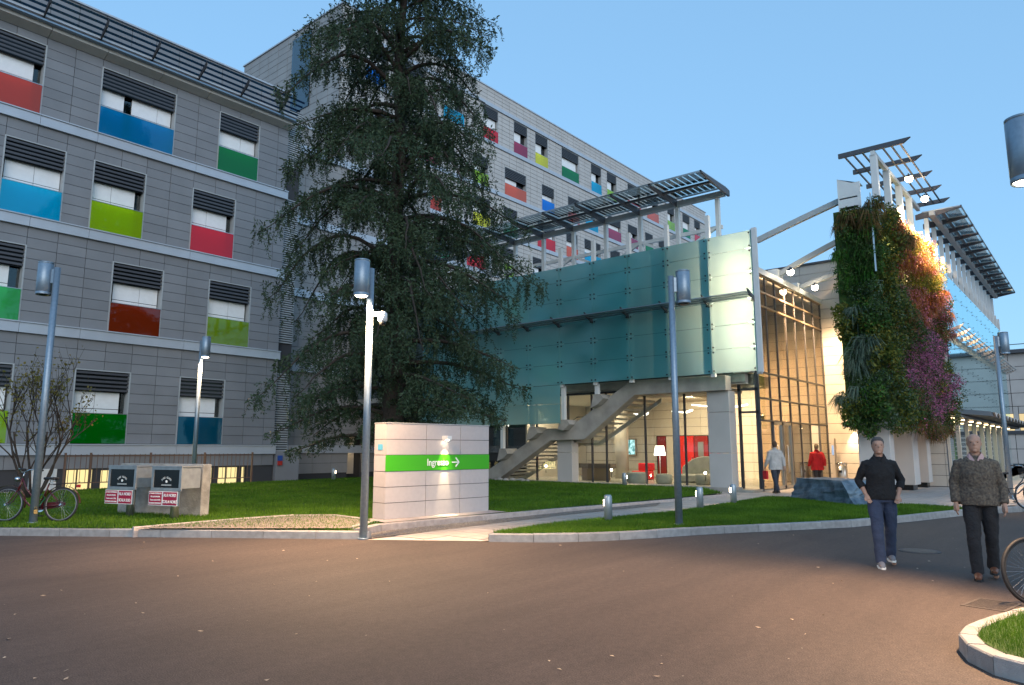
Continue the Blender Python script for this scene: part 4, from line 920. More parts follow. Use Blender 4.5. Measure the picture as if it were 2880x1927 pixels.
# ------------------------------------------------------------------ the sign wall
SG = thing('entrance_sign', (11.2, 11.45, .1), 'grey panelled sign wall with green stripe reading Ingresso and an arrow', 'sign')
A = Vector((9.74,11.53,0)); Bv = Vector((12.65,11.28,0)); ux = (Bv-A).normalized(); uy = Vector((-ux.y,ux.x,0)); Lg = (Bv-A).length
m_sign = M('sign_panel', (.43,.40,.40), .5, rnd=.03, var=.03, scale=12, spec=.45)
m_sgreen = M('sign_green', (.045,.36,.006), .4)
zs_ = [.17,.50,.82,1.14,1.475,1.80,2.13]
def sb(mb, a, b, c, d, z0, z1):
    P = [A+ux*a+uy*c, A+ux*b+uy*c, A+ux*b+uy*d, A+ux*a+uy*d]; v = [(p.x,p.y,z) for z in (z0,z1) for p in P]
    return mb.add(v, [(0,3,2,1),(4,5,6,7),(0,1,5,4),(1,2,6,5),(2,3,7,6),(3,0,4,7)])
sb(MB(), .02, Lg-.02, .02, .40, .19, 2.115).build('core', m_joint, SG)
cuts_ = [0, Lg*.36, Lg*.695, Lg]
for j in range(6):
    z0, z1 = zs_[j]+.006, zs_[j+1]-.006
    if j == 3: sb(MB(), 0, Lg, -.008, .014, z0-.004, z1+.004).build('green_band', m_sgreen, SG)
    else:
        for a, b in zip(cuts_, cuts_[1:]): sb(MB(), a+.006, b-.006, 0, .014, z0, z1).build('panel', m_sign, SG)
    sb(MB(), -.002, .014, .02, .42, z0, z1).build('panel', m_sign, SG); sb(MB(), Lg-.014, Lg+.002, .02, .42, z0, z1).build('panel', m_sign, SG)
    for a, b in zip(cuts_, cuts_[1:]): sb(MB(), a+.006, b-.006, .406, .42, z0, z1).build('panel', m_sign, SG)
sb(MB(), -.01, Lg+.01, -.01, .43, 2.132, 2.15).build('capping', m_grey, SG)
m_let = M('lettering_white', (.85,.85,.82), .5)
zc = (zs_[3]+zs_[4])/2
lp = A+ux*(Lg*.47)-uy*.0125
text('Ingresso', 'lettering', (lp.x,lp.y,zc), .21, m_let, SG, ux, sx=.86, bold=.002)
ar = A+ux*(Lg*.645)-uy*.0125; m = MB()
def ab(p, q, w): m.bar((p[0],p[1],p[2]),(q[0],q[1],q[2]), .006, w, upv=(0,0,1))
def ap(u, z): v = ar+ux*u; return (v.x, v.y, zc+z)
m.bar(ap(-.105,0), ap(.095,0), .006, .026); m.bar(ap(.0,.10), ap(.105,-.006), .006, .028); m.bar(ap(.0,-.10), ap(.105,.006), .006, .028)
m.build('arrow', m_let, SG)
st_ = A+uy*.2-ux*.006; mb = MB()
mb.ex([(st_.x-ux.x*.0+uy.x*a, st_.y+uy.y*a, z) for a, z in ((-.085,1.58),(.085,1.58),(.085,1.70),(-.085,1.70))], -ux*.004); mb.build('sticker', M('sticker_blue', (.10,.38,.55), .4), SG)
lx_ = A+ux*(Lg*.535); fx = MB(); sb(fx, Lg*.535-.065, Lg*.535+.065, -.17, 0, 1.80, 1.885); fx.build('lamp_housing', m_white, SG)
q = lx_-uy*.10; MB().cyl((q.x,q.y,1.797),(q.x,q.y,1.79), .045, n=16).build('lens', m_flood, SG)
light('SPOT', 'sign_lamp', (q.x,q.y,1.78), 120, (1,.76,.45), SG, to=(q.x+uy.x*.0,q.y+uy.y*.0,0), cone=62, blend=.85, size=.02)
light('SPOT', 'sign_lamp', (q.x,q.y,1.775), 420, (1,.76,.45), SG, to=(q.x-uy.x*-.05,q.y-uy.y*-.05,0), cone=24, blend=.7, size=.02)

# ------------------------------------------------------------------ hydrant cabinets and their wall
HW = MB(); aw = Vector((7.03,17.72,0)); bw = Vector((7.78,15.30,0)); wx = (bw-aw).normalized(); wy = Vector((-wx.y,wx.x,0)); wl_ = (bw-aw).length
def wb(mb, o, a, b, c, d, z0, z1):
    P = [o+wx*a+wy*c, o+wx*b+wy*c, o+wx*b+wy*d, o+wx*a+wy*d]; v = [(p.x,p.y,z) for z in (z0,z1) for p in P]
    return mb.add(v, [(0,3,2,1),(4,5,6,7),(0,1,5,4),(1,2,6,5),(2,3,7,6),(3,0,4,7)])
if wy.dot(FW) < 0: pass
wb(HW, aw, 0, wl_, .0, .24, .05, 1.27)
tag(HW.build('concrete_wall', m_concd, bevel=.012), 'low rough concrete wall on the lawn behind the hydrant cabinets', 'wall')
m_cab = M('cabinet_grey', (.30,.33,.35), .45, metal=.4, var=.12, scale=8); m_redsign = M('sign_red', (.42,.012,.05), .45)
def cabinet(o, last, label):
    t = thing('hydrant_cabinet', (o.x,o.y,.1), label, 'hydrant cabinet', 'fire hydrant cabinets on steel pipes')
    c0, c1 = -.55, -.02; w = .80
    m = MB(); wb(m, o, -w/2, w/2, c0+.03, c1, .78, 1.22); m.build('casing', m_cab, t, bevel=.008)
    m = MB(); wb(m, o, -w/2-.02, w/2+.02, c0, c0+.03, 1.17, 1.235); wb(m, o, -w/2-.02, w/2+.02, c0, c0+.03, .74, .80); wb(m, o, -w/2-.02, -w/2+.04, c0, c0+.03, .80, 1.17); wb(m, o, w/2-.04, w/2+.02, c0, c0+.03, .80, 1.17)
    wb(m, o, -w/2-.03, w/2+.03, c0-.01, c1, 1.222, 1.25); m.build('front_frame', m_cab, t)
    m = MB(); wb(m, o, -w/2+.04, w/2-.04, c0+.015, c0+.02, .80, 1.17); fp = m.build('pane', m_void, t)
    for s_, r_ in (('FIRE GLASS', .14),):
        for k, ch in enumerate(s_):
            if ch == ' ': continue
            a = R(150-k*120/(len(s_)-1)); c = o+wx*(math.cos(a)*r_)+wy*(c0+.010); text(ch, 'lettering', (c.x,c.y,.905+math.sin(a)*r_*.75), .055, m_let, fp, (wx*math.sin(a)+Vector((0,0,-math.cos(a)*.6))), up=Vector((0,0,math.sin(a)))+wx*math.cos(a)*.3)
    c = o+wy*(c0+.012); MB().cyl((c.x,c.y,.93),(c.x-wy.x*.004,c.y-wy.y*.004,.93), .028, n=14, smooth=False).build('emblem', m_let, fp)
    m = MB(); wb(m, o, -.14, .14, c0+.010, c0+.013, .862, .868); wb(m, o, -.14, .14, c0+.010, c0+.013, .845, .851); m.build('small_print', m_let, fp)
    m = MB(); wb(m, o, -w/2-.03, w/2-.02, c0-.03, c0-.015, .44, .73); pl = m.build('notice_board', m_let, t)
    m = MB(); wb(m, o, -w/2-.018, -.055, c0-.034, c0-.031, .453, .717); m.build('red_field', m_redsign, pl)
    m = MB(); wb(m, o, -.02, w/2-.035, c0-.034, c0-.031, .453, .717); m.build('red_field', m_redsign, pl)
    m = MB(); wb(m, o, w/2+.0, w/2+.035, c0-.03, c0-.015, .44, .73); m.build('bracket', m_steel, t)
    def tx(s, u, z, sz, sx=1., b=.001): p = o+wx*u+wy*(c0-.036); text(s, 'lettering', (p.x,p.y,z), sz, m_let, pl, wx, sx=sx, bold=b)
    tx('ALA NORD', .17, .65, .085, .82, .002); tx(last, .17, .52, .085, .80, .002)
    for i, s in enumerate(('ATTACCO DI MANDATA','PER AUTOPOMPA','Pressione massima 1,2 MPa','RETE IDRANTI ANTINCENDIO')): tx(s, -.235, .683-i*.066, .042, (.72,.8,.62,.6)[i])
    p = o+wy*(-.28); MB().cyl((p.x,p.y,.1),(p.x,p.y,.78), .085, n=20).build('pipe', m_steel, t)
cabinet(Vector((6.98,16.93,0))+wx*.36, 'SCALA SUD', 'left hydrant cabinet, its red notice reading ALA NORD SCALA SUD')
cabinet(Vector((7.36,15.72,0))+wx*.38, 'SCALA NORD', 'right hydrant cabinet, its red notice reading ALA NORD SCALA NORD')

# ------------------------------------------------------------------ railing along the light well, basement side
RL = thing('railing', (12, 27.6, .2), 'rusty brown railing of thin bars along the light well of the grey wing', 'railing')
m_rust = M('rusty_bar', (.16,.10,.075), .7, metal=.3)
for x in (9.1,9.9,11.95,14.03,16.08): MB().box(x, x+.06, 27.55, 27.61, .1, 1.47).build('post', m_rust, RL)
for z in (.42, 1.34): MB().box(9.1, 16.1, 27.57, 27.60, z, z+.035).build('rail', m_rust, RL)
k = 0; x = 9.25
while x < 16.0: MB().box(x, x+.016, 27.575, 27.591, .42, 1.42).build('bar', m_rust, RL); x += .18
MB().box(3, 18.6, 27.5, 27.54, -1.2, .22).box(2,18.6,27.5,30,-1.3,-1.2).build('light_well', m_conc, kind='structure')
MB().box(8.3, 9.05, 28.0, 28.3, -.2, .92).build('plinth', m_white, RL)
light('AREA', 'basement_lamp', (12.5, 29.9, .5), 60, (1,.82,.35), B1, to=(12.5,27,.6), sx=6, sy=.5)
cb = thing('call_box', (18.9, 29.85, 1.0), 'red and blue call box on the grey pier left of the conifer', 'call box')
MB().box(18.75,18.95,29.80,29.9,.85,1.05).build('lower_box', M('box_red', (.5,.03,.02), .5), cb); MB().box(18.75,18.95,29.80,29.9,1.06,1.30).build('upper_box', M('box_blue', (.02,.08,.35), .5), cb)

# ------------------------------------------------------------------ bollards, rock, bin, totem
m_boll = M('bollard_metal', (.34,.39,.43), .4, metal=.5, var=.06, scale=10)
def bollard(x, y, z, h, lab, face):
    t = thing('bollard_light', (x,y,z), lab, 'bollard light', 'short cylinder bollard lights along the path')
    MB().lathe((x,y,z-.03), [(.085,0),(.085,h-.06),(.082,h-.05),(.082,h),(.06,h+.03)], 22).build('body', m_boll, t)
    f = Vector((face[0],face[1],0)).normalized(); c = Vector((x,y,z+h-.16))+f*.082
    s = Vector((-f.y,f.x,0))*.032; m = MB().ex([c-s-Vector((0,0,.06)), c+s-Vector((0,0,.06)), c+s+Vector((0,0,.06)), c-s+Vector((0,0,.06))], f*.012)
    m.build('window', m_lamp, t)
    light('SPOT', 'bollard_lamp', tuple(c+f*.05), 16, (1,.74,.5), t, to=tuple(c+f*1-Vector((0,0,.8))), cone=130, blend=.6, size=.03)
bollard(12.83,8.13,.13,.53,'bollard light nearest the road on the island tip',(-.5,.85)); bollard(19.1,8.08,.13,.52,'bollard light on the island near the tall pillar of the lobby',(-.7,.5))
bollard(16.9,8.02,.13,.53,'bollard light half hidden behind the unlit lawn lamp post',(-.3,.9)); bollard(24.0,14.45,.24,.46,'small bollard light in front of the lobby poufs',(.8,-.6)); bollard(19.5,26.6,.25,.50,'bollard light far back left of the sign wall',(.7,-.7))
m_rock = M('rock_blue', (.045,.075,.105), .5, col2=(.17,.24,.30), scale=3.2, bump=1, bscale=9, det=9)
def boulder():
    bm = bmesh.new(); bmesh.ops.create_cube(bm, size=1)
    for v in bm.verts: v.co = Vector((v.co.x*(1.0 if v.co.z < 0 else .86), v.co.y*(1.0 if v.co.z < 0 else .94), v.co.z))
    bmesh.ops.subdivide_edges(bm, edges=bm.edges, cuts=9, use_grid_fill=True)
    from mathutils import noise
    for v in bm.verts:
        p = v.co*2.4; n_ = noise.noise(p*.8)*.07+noise.noise(p*2.7)*.035+noise.noise(p*9)*.012; q = (noise.cell(v.co*2.0)-.5)*.02
        v.co += v.co.normalized()*(n_+q)
    o0 = Vector((20.35,5.35,0)); dx = Vector((22.2,7.55,0))-o0; L = dx.length; dx.normalize(); dy = Vector((dx.y,-dx.x,0))
    cen = (Vector((20.35,5.35,0))+Vector((22.2,7.55,0)))/2+dy*.55
    for v in bm.verts:
        c = v.co.copy(); sh = .16*(c.z+.5)*(1 if c.x < 0 else .1)*(-c.x*2)
        v.co = cen+dx*(c.x+sh)*(L+.25)+dy*c.y*1.1+Vector((0,0,.10+(c.z+.5)*.66))
    me = bpy.data.meshes.new('boulder'); bm.to_mesh(me); bm.free(); me.materials.append(m_rock)
    o = bpy.data.objects.new('boulder', me); COL.objects.link(o); return o
tag(boulder(), 'long blue grey rough stone block lying on the lawn before the entrance', 'boulder')
bn = thing('litter_bin', (32.3,8.85,.1), 'steel litter bin with open top standing against the lit court wall', 'bin')
MB().lathe((32.3,8.85,.1), [(.2,0),(.22,.02),(.22,.78),(.2,.80)], 24).build('body', m_steel, bn)
m = MB()
for i in range(8): a = 2*PI*i/8; m.cyl((32.3+.19*math.cos(a),8.85+.19*math.sin(a),.9),(32.3+.19*math.cos(a),8.85+.19*math.sin(a),.98), .018, n=6)
m.lathe((32.3,8.85,.97), [(.17,0),(.23,.01),(.23,.06),(.17,.07)], 24); m.build('rim', m_chrome, bn)
MB().box(32.06,32.09,8.8,8.92,.62,.72).build('notice', m_void, bn)
tt = thing('info_totem', (32.6,9.2,.1), 'slim pale information totem beside the litter bin', 'totem')
MB().box(32.45,32.75,9.15,9.27,.1,2.05).build('body', m_panelw, tt); MB().box(32.44,32.45,9.17,9.25,1.35,1.75).build('display', E('totem_screen', (.4,.55,.8), 1.0), tt)

# ------------------------------------------------------------------ green tower
GT = thing('green_wall_tower', (30, 6, 0), 'tower covered in hanging plants, pink and green, under a floodlit blade trellis', 'tower')
for x0, x1, y0, y1 in ((26.75,27.35,5.75,6.75),(29.6,30.55,5.62,6.6),(32.2,32.9,5.62,6.5)):
    c = MB().box(x0, x1, y0, y1, .30, 2.6).build('column', m_panel3, GT, bevel=.01)
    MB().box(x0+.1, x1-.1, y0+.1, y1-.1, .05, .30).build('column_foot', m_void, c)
MB().box(26.5, 33.1, 5.75, 7.1, 2.35, 2.5).build('planter_base', m_grey, GT)
MB().box(26.6, 33.0, 6.0, 7.0, 2.5, 10.1).build('planted_wall', m_turf, GT)
for x in (27.0,28.9,30.9,32.8): MB().box(x-.12, x+.12, 5.5, 5.72, 10.5 if x < 28 else 10.2, 12.05).build('trellis_post', m_white, GT, bevel=.01)
MB().box(26.85, 34.8, 5.54, 5.68, 12.02, 12.18).build('trellis_beam', m_white, GT)
for x in (26.9,28.87,30.85,32.82,34.75):
    MB().ex([(x-.05,6.76,12.19),(x-.05,6.76,12.36),(x-.05,4.38,12.36),(x-.05,4.62,12.19)], (.10,0,0)).build('trellis_blade', m_slat, GT)
for y in (4.72,5.0,5.28,5.95,6.25,6.55): MB().bar((26.9,y,12.22),(34.75,y,12.22), .05, .05).build('trellis_rod', m_slat, GT)
m = MB(); m.box(26.4,26.9,6.1,6.7,10.05,10.15).box(26.4,26.9,6.1,6.7,10.45,10.5).box(26.4,26.45,6.0,6.75,10.0,11.0).box(26.45,26.85,6.35,6.42,10.1,10.95); m.ex([(26.42,6.75,11.0),(26.42,6.75,11.25),(26.42,6.15,10.95),(26.42,6.0,10.95)], (.45,0,0)); m.build('steel_bracket', m_white, GT)
for (p0, p1, bow) in (((26.8,9.9,9.75),(26.8,6.5,10.72),.02), ((28.9,9.95,8.75),(28.9,7.2,9.85),.03), ((31.0,9.85,8.55),(31.0,7.2,9.2),.03)):
    pts = []
    for i in range(9): t_ = i/8; p = Vector(p0).lerp(Vector(p1), t_)+Vector((0,0,bow*4*t_*(1-t_))); pts.append(p)
    m = MB()
    for a, b in zip(pts, pts[1:]): m.bar(a, b+(b-a)*.03, .10, .05); m.bar(Vector(a)-Vector((0,0,.11)), Vector(b)-Vector((0,0,.11)), .16, .17)
    m.build('arched_beam', m_grey, GT)
    if p0[0] > 27: MB().box(p0[0]-.3, p0[0]+.3, p0[1]-.15, p0[1]+.25, 8.3, p0[2]+.12).build('beam_seat', m_white, PV)
def flood(x, y, z, to, e, lab, cone=100):
    t = thing('floodlight', (x,y,z), lab, 'floodlight', 'bright floodlights hung from the white beams'); d = (Vector(to)-Vector((x,y,z))).normalized()
    c = Vector((x,y,z)); MB().cyl(c+Vector((0,0,.16)), c+Vector((0,0,.04)), .02, n=6).build('bracket', m_dark, t)
    MB().cyl(c-d*.10, c+d*.02, .09, .11, n=16).build('housing', m_dark, t)
    MB().cyl(c+d*.02, c+d*.026, .12, n=16, smooth=False).build('lens', m_flood, t)
    MB().sphere(c+d*.05, .135, 12).build('bulb', m_flood, t)  # bulb oversized so the bright ball stands in for the lamp's glare
    light('SPOT', 'flood_lamp', tuple(c+d*.24), e, (1,.66,.36), t, to=to, cone=cone, blend=.6, size=.07)
flood(28.0,9.1,8.55,(32.0,8.4,1),4200,'floodlight hung under the second beam over the entrance court', 110); flood(30.5,8.95,8.35,(33.0,8.3,1),2600,'floodlight hung under the lowest beam before the court wall')
flood(29.3,4.95,11.75,(31.2,4.75,8),6500,'floodlight below the trellis nearest the road',cone=110); flood(32.0,4.9,11.7,(32.4,4.6,7),6000,'floodlight below the far end of the trellis',cone=110)
# plants of the tower
def leafcloud(cen, rad, n, size, kind, droop=.3):
    """leaf quads spread through an ellipsoid; kind: leaf, blade, speck"""
    d = RNG.normal(size=(n,3)); d /= np.linalg.norm(d, axis=1)[:,None]; r = RNG.uniform(.45, 1.0, n)**.6
    p = d*r[:,None]*np.array(rad)+np.array(cen)
    if kind == 'blade':
        out = d*np.array([1,1,.4]); out[:,2] -= .5; out /= np.linalg.norm(out, axis=1)[:,None]
        L = size*.78*RNG.uniform(.5, 1.3, n)[:,None]; w = np.cross(out, RNG.normal(size=(n,3))); w /= np.linalg.norm(w, axis=1)[:,None]; w *= .013
        b = np.array(cen)+d*np.array(rad)*.35; b += RNG.normal(0, .05, (n,3)); m_ = b+out*L*.55+np.array([0,0,.10]); e = b+out*L+np.array([0,0,-.22])*L/size
        v = np.stack([b-w, b+w, m_+w, m_-w, e], 1); f = np.array([(0,1,2),(0,2,3),(3,2,4)])[None]+5*np.arange(n)[:,None,None]
        return v.reshape(-1,3), f.reshape(-1,3)
    a = RNG.normal(size=(n,3)); a[:,2] -= droop; a /= np.linalg.norm(a, axis=1)[:,None]
    b = np.cross(a, d+RNG.normal(0, .6, (n,3))); b /= np.linalg.norm(b, axis=1)[:,None]
    s = size*RNG.uniform(.5, 1.3, n)[:,None]; asp = .5 if kind == 'leaf' else .8
    v = np.stack([p, p+a*s*.5+b*s*asp*.5, p+a*s, p+a*s*.5-b*s*asp*.5], 1); f = np.array([(0,1,2),(0,2,3)])[None]+4*np.arange(n)[:,None,None]
    return v.reshape(-1,3), f.reshape(-1,3)
PM = {'dark': foliage('ivy_dark', (.018,.045,.012), (.06,.12,.03), scale=3), 'olive': foliage('olive_leaf', (.05,.075,.012), (.18,.19,.03), (.27,.20,.05), scale=3),
      'blue': foliage('blue_grass', (.05,.085,.065), (.17,.24,.18), scale=3), 'brown': foliage('brown_grass', (.07,.04,.018), (.24,.14,.05), scale=3),
      'yellow': foliage('yellow_leaf', (.12,.12,.01), (.34,.28,.03), scale=3), 'orange': foliage('orange_leaf', (.16,.05,.015), (.42,.17,.05), scale=3),
      'pink': foliage('pink_flower', (.34,.07,.13), (.72,.30,.40), scale=5), 'magenta': foliage('magenta_flower', (.24,.06,.16), (.58,.22,.42), scale=5), 'bright': foliage('bright_leaf', (.02,.08,.01), (.06,.20,.02), scale=3)}
pl_n = 0
def plant(c, rad, mixture, label=None):
    root = None
    for mat, kind, n, size in mixture:
        v, f = leafcloud(c, rad, n, size, kind)
        if root is None: root = fast('plant', v, f, PM[mat], GT, kind='stuff')
        else: fast('blossom' if mat in ('pink','magenta') else 'foliage', v, f, PM[mat], root, kind='stuff')
from mathutils import noise as MN
def field(p, k): return MN.noise(Vector(p)*.55+Vector((k*17.3, 3.1*k, 0)))*.5+.5
zz = 2.45
while zz < 10.15:
    u_ = (zz-2.45)/7.7
    for y in (6.72, 6.36, 5.98, 5.62):
        if random.random() < .08: continue
        bulge = .22*math.sin(u_*17+y)+.12
        c = (26.38-max(0,bulge)*random.uniform(.4,1.2), y+random.uniform(-.14,.14)+(.12*math.sin(u_*13)), zz+random.uniform(-.18,.18)); q = field((0,y*1.6,zz*1.9), 1)+random.uniform(-.06,.06)
        rr_ = (.30,.30,.34)
        if u_ > .86: mix = [('dark','leaf',300,.09),('brown','blade',170,.42),('olive','blade',80,.35)]
        elif u_ > .62: mix = [('dark','leaf',330,.09),('bright','blade',110 if q > .5 else 30,.34)]
        elif q < .38: mix = [('olive','leaf',260,.13),('dark','leaf',160,.11),('yellow','leaf',25,.1)]
        elif q < .50: mix = [('blue','blade',210,.62),('dark','leaf',170,.1)]
        elif q < .62: mix = [('dark','leaf',240,.13),('bright','leaf',110,.11),('olive','leaf',60,.1)]
        else: mix = [('dark','leaf',260,.10),('blue','leaf',90,.08)]
        plant(c, rr_, mix)
    for k in range(13):
        x = 27.0+k*.52; s_r = k/12
        if random.random() < .06: continue
        bul = .12+.62*s_r**.7+.22*math.sin(u_*15+s_r*5)+random.uniform(-.10,.14)
        if u_ > .9: bul *= .55
        c = (x+random.uniform(-.15,.15), 5.62-max(.05,bul), zz+random.uniform(-.18,.18)-.15*s_r); rr_ = (.36,.33,.36) if random.random() < .7 else (.42,.50,.40); q = field((x*.9,0,zz*2.3), 2)+random.uniform(-.08,.08)
        if s_r < .13: mix = [('olive','leaf',220,.10),('dark','leaf',200,.1)]+([('yellow','leaf',80,.09)] if u_ > .6 else [('blue','leaf',90,.08)])
        elif u_ > .70:
            mix = [('orange','blade',170,.36),('pink','speck',240,.045),('yellow','leaf',60,.09)] if q > .48 else ([('yellow','leaf',150,.09),('olive','leaf',170,.1)] if q > .34 else [('brown','blade',160,.4),('dark','leaf',170,.09)])
        elif u_ > .46:
            mix = [('orange','blade',140,.36),('pink','speck',320,.05)] if q > .56 else ([('pink','speck',240,.05),('dark','leaf',180,.09)] if q > .46 else [('dark','leaf',250,.09),('brown','blade',110,.34),('olive','leaf',60,.1)])
        elif u_ > .05:
            mix = [('magenta','speck',380,.05),('dark','leaf',150,.08)] if q > .47 else ([('olive','leaf',170,.1),('yellow','leaf',50,.1),('dark','leaf',120,.09)] if q > .42 and s_r > .5 else [('dark','leaf',260,.09),('brown','leaf',110,.08)])
        else: mix = [('dark','leaf',230,.09),('brown','blade',110,.34),('magenta','speck',70,.045)]
        plant(c, rr_, mix)
    zz += .5
MB().bar((26.1,5.62,7.6),(26.1,5.62,10.4), .05, .05).build('mesh_frame', m_steel, GT)

# ------------------------------------------------------------------ the big conifer
m_needle = foliage('conifer_needles', (.020,.040,.018), (.066,.104,.054), (.13,.16,.095), scale=.9, trl=.15, fine=9)
m_bark = M('bark', (.045,.034,.027), .9, var=.4, scale=14, bump=1, bscale=30)
TX, TY = 15.2, 17.75
TR = thing('conifer_tree', (TX,TY,.2), 'huge dark drooping conifer with hanging branchlets standing behind the green striped sign', 'tree')
MB().tube([(TX+.06*math.sin(i*1.3),TY+.05*math.cos(i),i*1.15) for i in range(21)], [.40-.0185*i for i in range(21)], 14).build('trunk', m_bark, TR)
prng = np.random.default_rng(5)
ND_b, ND_d, ND_s = [], [], []           # sprig base, direction, size
TW = []                                  # twig polylines
def crownr(z):
    """reach of the limbs by height, uneven like the real outline"""
    zs = [1.8,3,4.1,6.2,7.3,8.4,9.5,10.8,11.9,14.3,17,19.5,22]; rs = [3.0,4.0,4.5,3.8,4.0,4.6,4.8,3.8,3.7,3.9,3.5,2.6,.5]
    return float(np.interp(z, zs, rs))
def hang(p, L, spread=.12):
    """a hanging branchlet covered with sprigs"""
    n = max(3, int(L/.075)); q = np.array(p, float); d = np.array([prng.normal(0,spread), prng.normal(0,spread), -1.0])
    pts = [q.copy()]
    for i in range(n):
        d += np.array([prng.normal(0,.10), prng.normal(0,.10), -.05]); d /= np.linalg.norm(d); q = q+d*(L/n); pts.append(q.copy())
        t = i/n
        for k in range(4):
            s = prng.normal(size=3); s -= d*s.dot(d)*.4; s /= np.linalg.norm(s); s = s*.75+d*.75; s /= np.linalg.norm(s)
            ND_b.append(q+prng.normal(0,.012,3)); ND_d.append(s); ND_s.append(.125*(1-.4*t)*prng.uniform(.6,1.25))
    TW.append(pts)
limbs = 0; az = 0.; zb = 1.9
while zb < 21.5:
    nb = 1
    az += 2.39996+prng.normal(0, .25); rch = crownr(zb)*prng.uniform(.62,1.14)
    L = rch; rise = prng.uniform(.02,.30)*L*(1.0 if zb > 4 else .35); drop = prng.uniform(.22,.50)*L*(1.0 if zb > 4 else .55)
    ca, sa = math.cos(az), math.sin(az); pts = []; nseg = 10; bend = prng.normal(0, .12)
    for i in range(nseg+1):
        t = i/nseg; a2 = az+bend*t; r = L*t
        z = zb+rise*math.sin(PI*min(1,t*1.1)*.9)*1.3-drop*t**2.0+.10*L*max(0,t-.8)
        pts.append((TX+r*math.cos(a2)+prng.normal(0,.03), TY+r*math.sin(a2)+prng.normal(0,.03), max(z,.8)))
    MB().tube(pts, [max(.012,(.085 if zb < 16 else .05)*(1-i/nseg)**.8*(.6+rch/9)) for i in range(nseg+1)], 6).build('limb', m_bark, TR)
    # side twigs then hanging curtains
    s = .10
    while s < 1.0:
        i = min(nseg-1, int(s*nseg)); f = s*nseg-i; p = np.array(pts[i])*(1-f)+np.array(pts[i+1])*f
        for side in (-1, 1):
            if prng.random() < (.93 if s > .3 else .6):
                tl = (.28+1.15*math.sin(PI*min(1, s*.95))**.8*(1-.45*s))*L/4.4*prng.uniform(.5,1.25)
                th = az+side*prng.uniform(.7,1.25); m_ = max(3, int(tl/.11)); q = p.copy(); poly = [q.copy()]; dz = prng.uniform(-.12,.10)
                for k in range(m_):
                    q = q+np.array([math.cos(th), math.sin(th), dz])*(tl/m_); dz -= .05+.02*prng.random(); poly.append(q.copy())
                    for _ in range(4):
                        sd = np.array([math.cos(th), math.sin(th), dz])+prng.normal(0,.6,3); sd /= np.linalg.norm(sd)
                        ND_b.append(q+prng.normal(0,.02,3)); ND_d.append(sd); ND_s.append(.14*prng.uniform(.6,1.2))
                    if prng.random() < .62: hang(q, prng.uniform(.2,.75)*(1.3 if zb > 3.5 else .55)*(1-.15*s))
                TW.append(poly)
        if prng.random() < .6: hang(p, prng.uniform(.25,1.1)*(1. if zb > 3.5 else .5))
        s += .085
    zb += prng.uniform(.09,.205)+(.02 if zb > 11 else 0); limbs += 1
B_ = np.array(ND_b); D_ = np.array(ND_d); S_ = np.array(ND_s)[:,None]; N_ = len(B_)
w_ = np.cross(D_, prng.normal(size=(N_,3))); w_ /= np.linalg.norm(w_, axis=1)[:,None]; w_ *= S_*.17
keep = B_[:,2] > .35
B_, D_, S_, w_ = B_[keep], D_[keep], S_[keep], w_[keep]; N_ = len(B_)
V_ = np.stack([B_-w_*.4, B_+D_*S_*.55+w_, B_+D_*S_, B_+D_*S_*.55-w_], 1).reshape(-1,3)
fast('needles', V_, (np.array([(0,1,2),(0,2,3)])[None]+4*np.arange(N_)[:,None,None]).reshape(-1,3), m_needle, TR, kind='stuff')
tv_, tf_ = [], []
for poly in TW:
    P = np.array(poly)[::2] if len(poly) > 5 else np.array(poly)
    k0 = len(tv_)*1; base = sum(1 for _ in ())
    for a, b in zip(P[:-1], P[1:]):
        o_ = len(tv_); tv_ += [a+(.006,0,0), a-(.006,0,0), b]; tf_.append((o_, o_+1, o_+2))
fast('twigs', np.array(tv_), np.array(tf_), m_bark, TR, kind='stuff')
print('TREE', limbs, N_)

# ------------------------------------------------------------------ young leafless-ish tree behind the bicycle
m_leafa = foliage('autumn_leaf', (.09,.10,.02), (.22,.17,.04), (.30,.19,.06), scale=4)
SHB = thing('young_tree', (7.25,24.2,.2), 'young multi stemmed tree with sparse autumn leaves behind the red bicycle', 'tree')
srn = random.Random(4); lf_b = []; stem_n = 0
def grow(p, d, L, r, depth, mb):
    pts = [Vector(p)]; dd = Vector(d).normalized(); n = 5
    for i in range(n):
        dd = (dd+Vector((srn.gauss(0,.07), srn.gauss(0,.07), .04))).normalized(); pts.append(pts[-1]+dd*L/n)
    mb.tube(pts, [r*(1-.5*i/n) for i in range(n+1)], 5)
    if depth == 0:
        for q in pts[1:]:
            for _ in range(2):
                if srn.random() < .40: lf_b.append(tuple(q+Vector((srn.gauss(0,.05),srn.gauss(0,.05),srn.gauss(0,.05)))))
        return
    for k in range(3 if depth > 1 else 4):
        i = srn.randint(2, n); a = srn.uniform(0, 2*PI); s = srn.uniform(.35,.75)
        nd = (dd+Vector((math.cos(a)*s, math.sin(a)*s, .15))).normalized(); grow(pts[i], nd, L*srn.uniform(.5,.75), r*.5, depth-1, mb)
for k in range(7):
    a = 2*PI*k/7; mb = MB(); grow((7.25+.1*math.cos(a),24.2+.1*math.sin(a),.15), (math.cos(a)*.42, math.sin(a)*.42, 1), 2.1, .045, 3, mb)
    mb.build('stem', m_bark, SHB, kind='stuff')
B_ = np.array(lf_b); N_ = len(B_); D_ = RNG.normal(size=(N_,3)); D_[:,2] -= .5; D_ /= np.linalg.norm(D_, axis=1)[:,None]; w_ = np.cross(D_, RNG.normal(size=(N_,3))); w_ /= np.linalg.norm(w_, axis=1)[:,None]
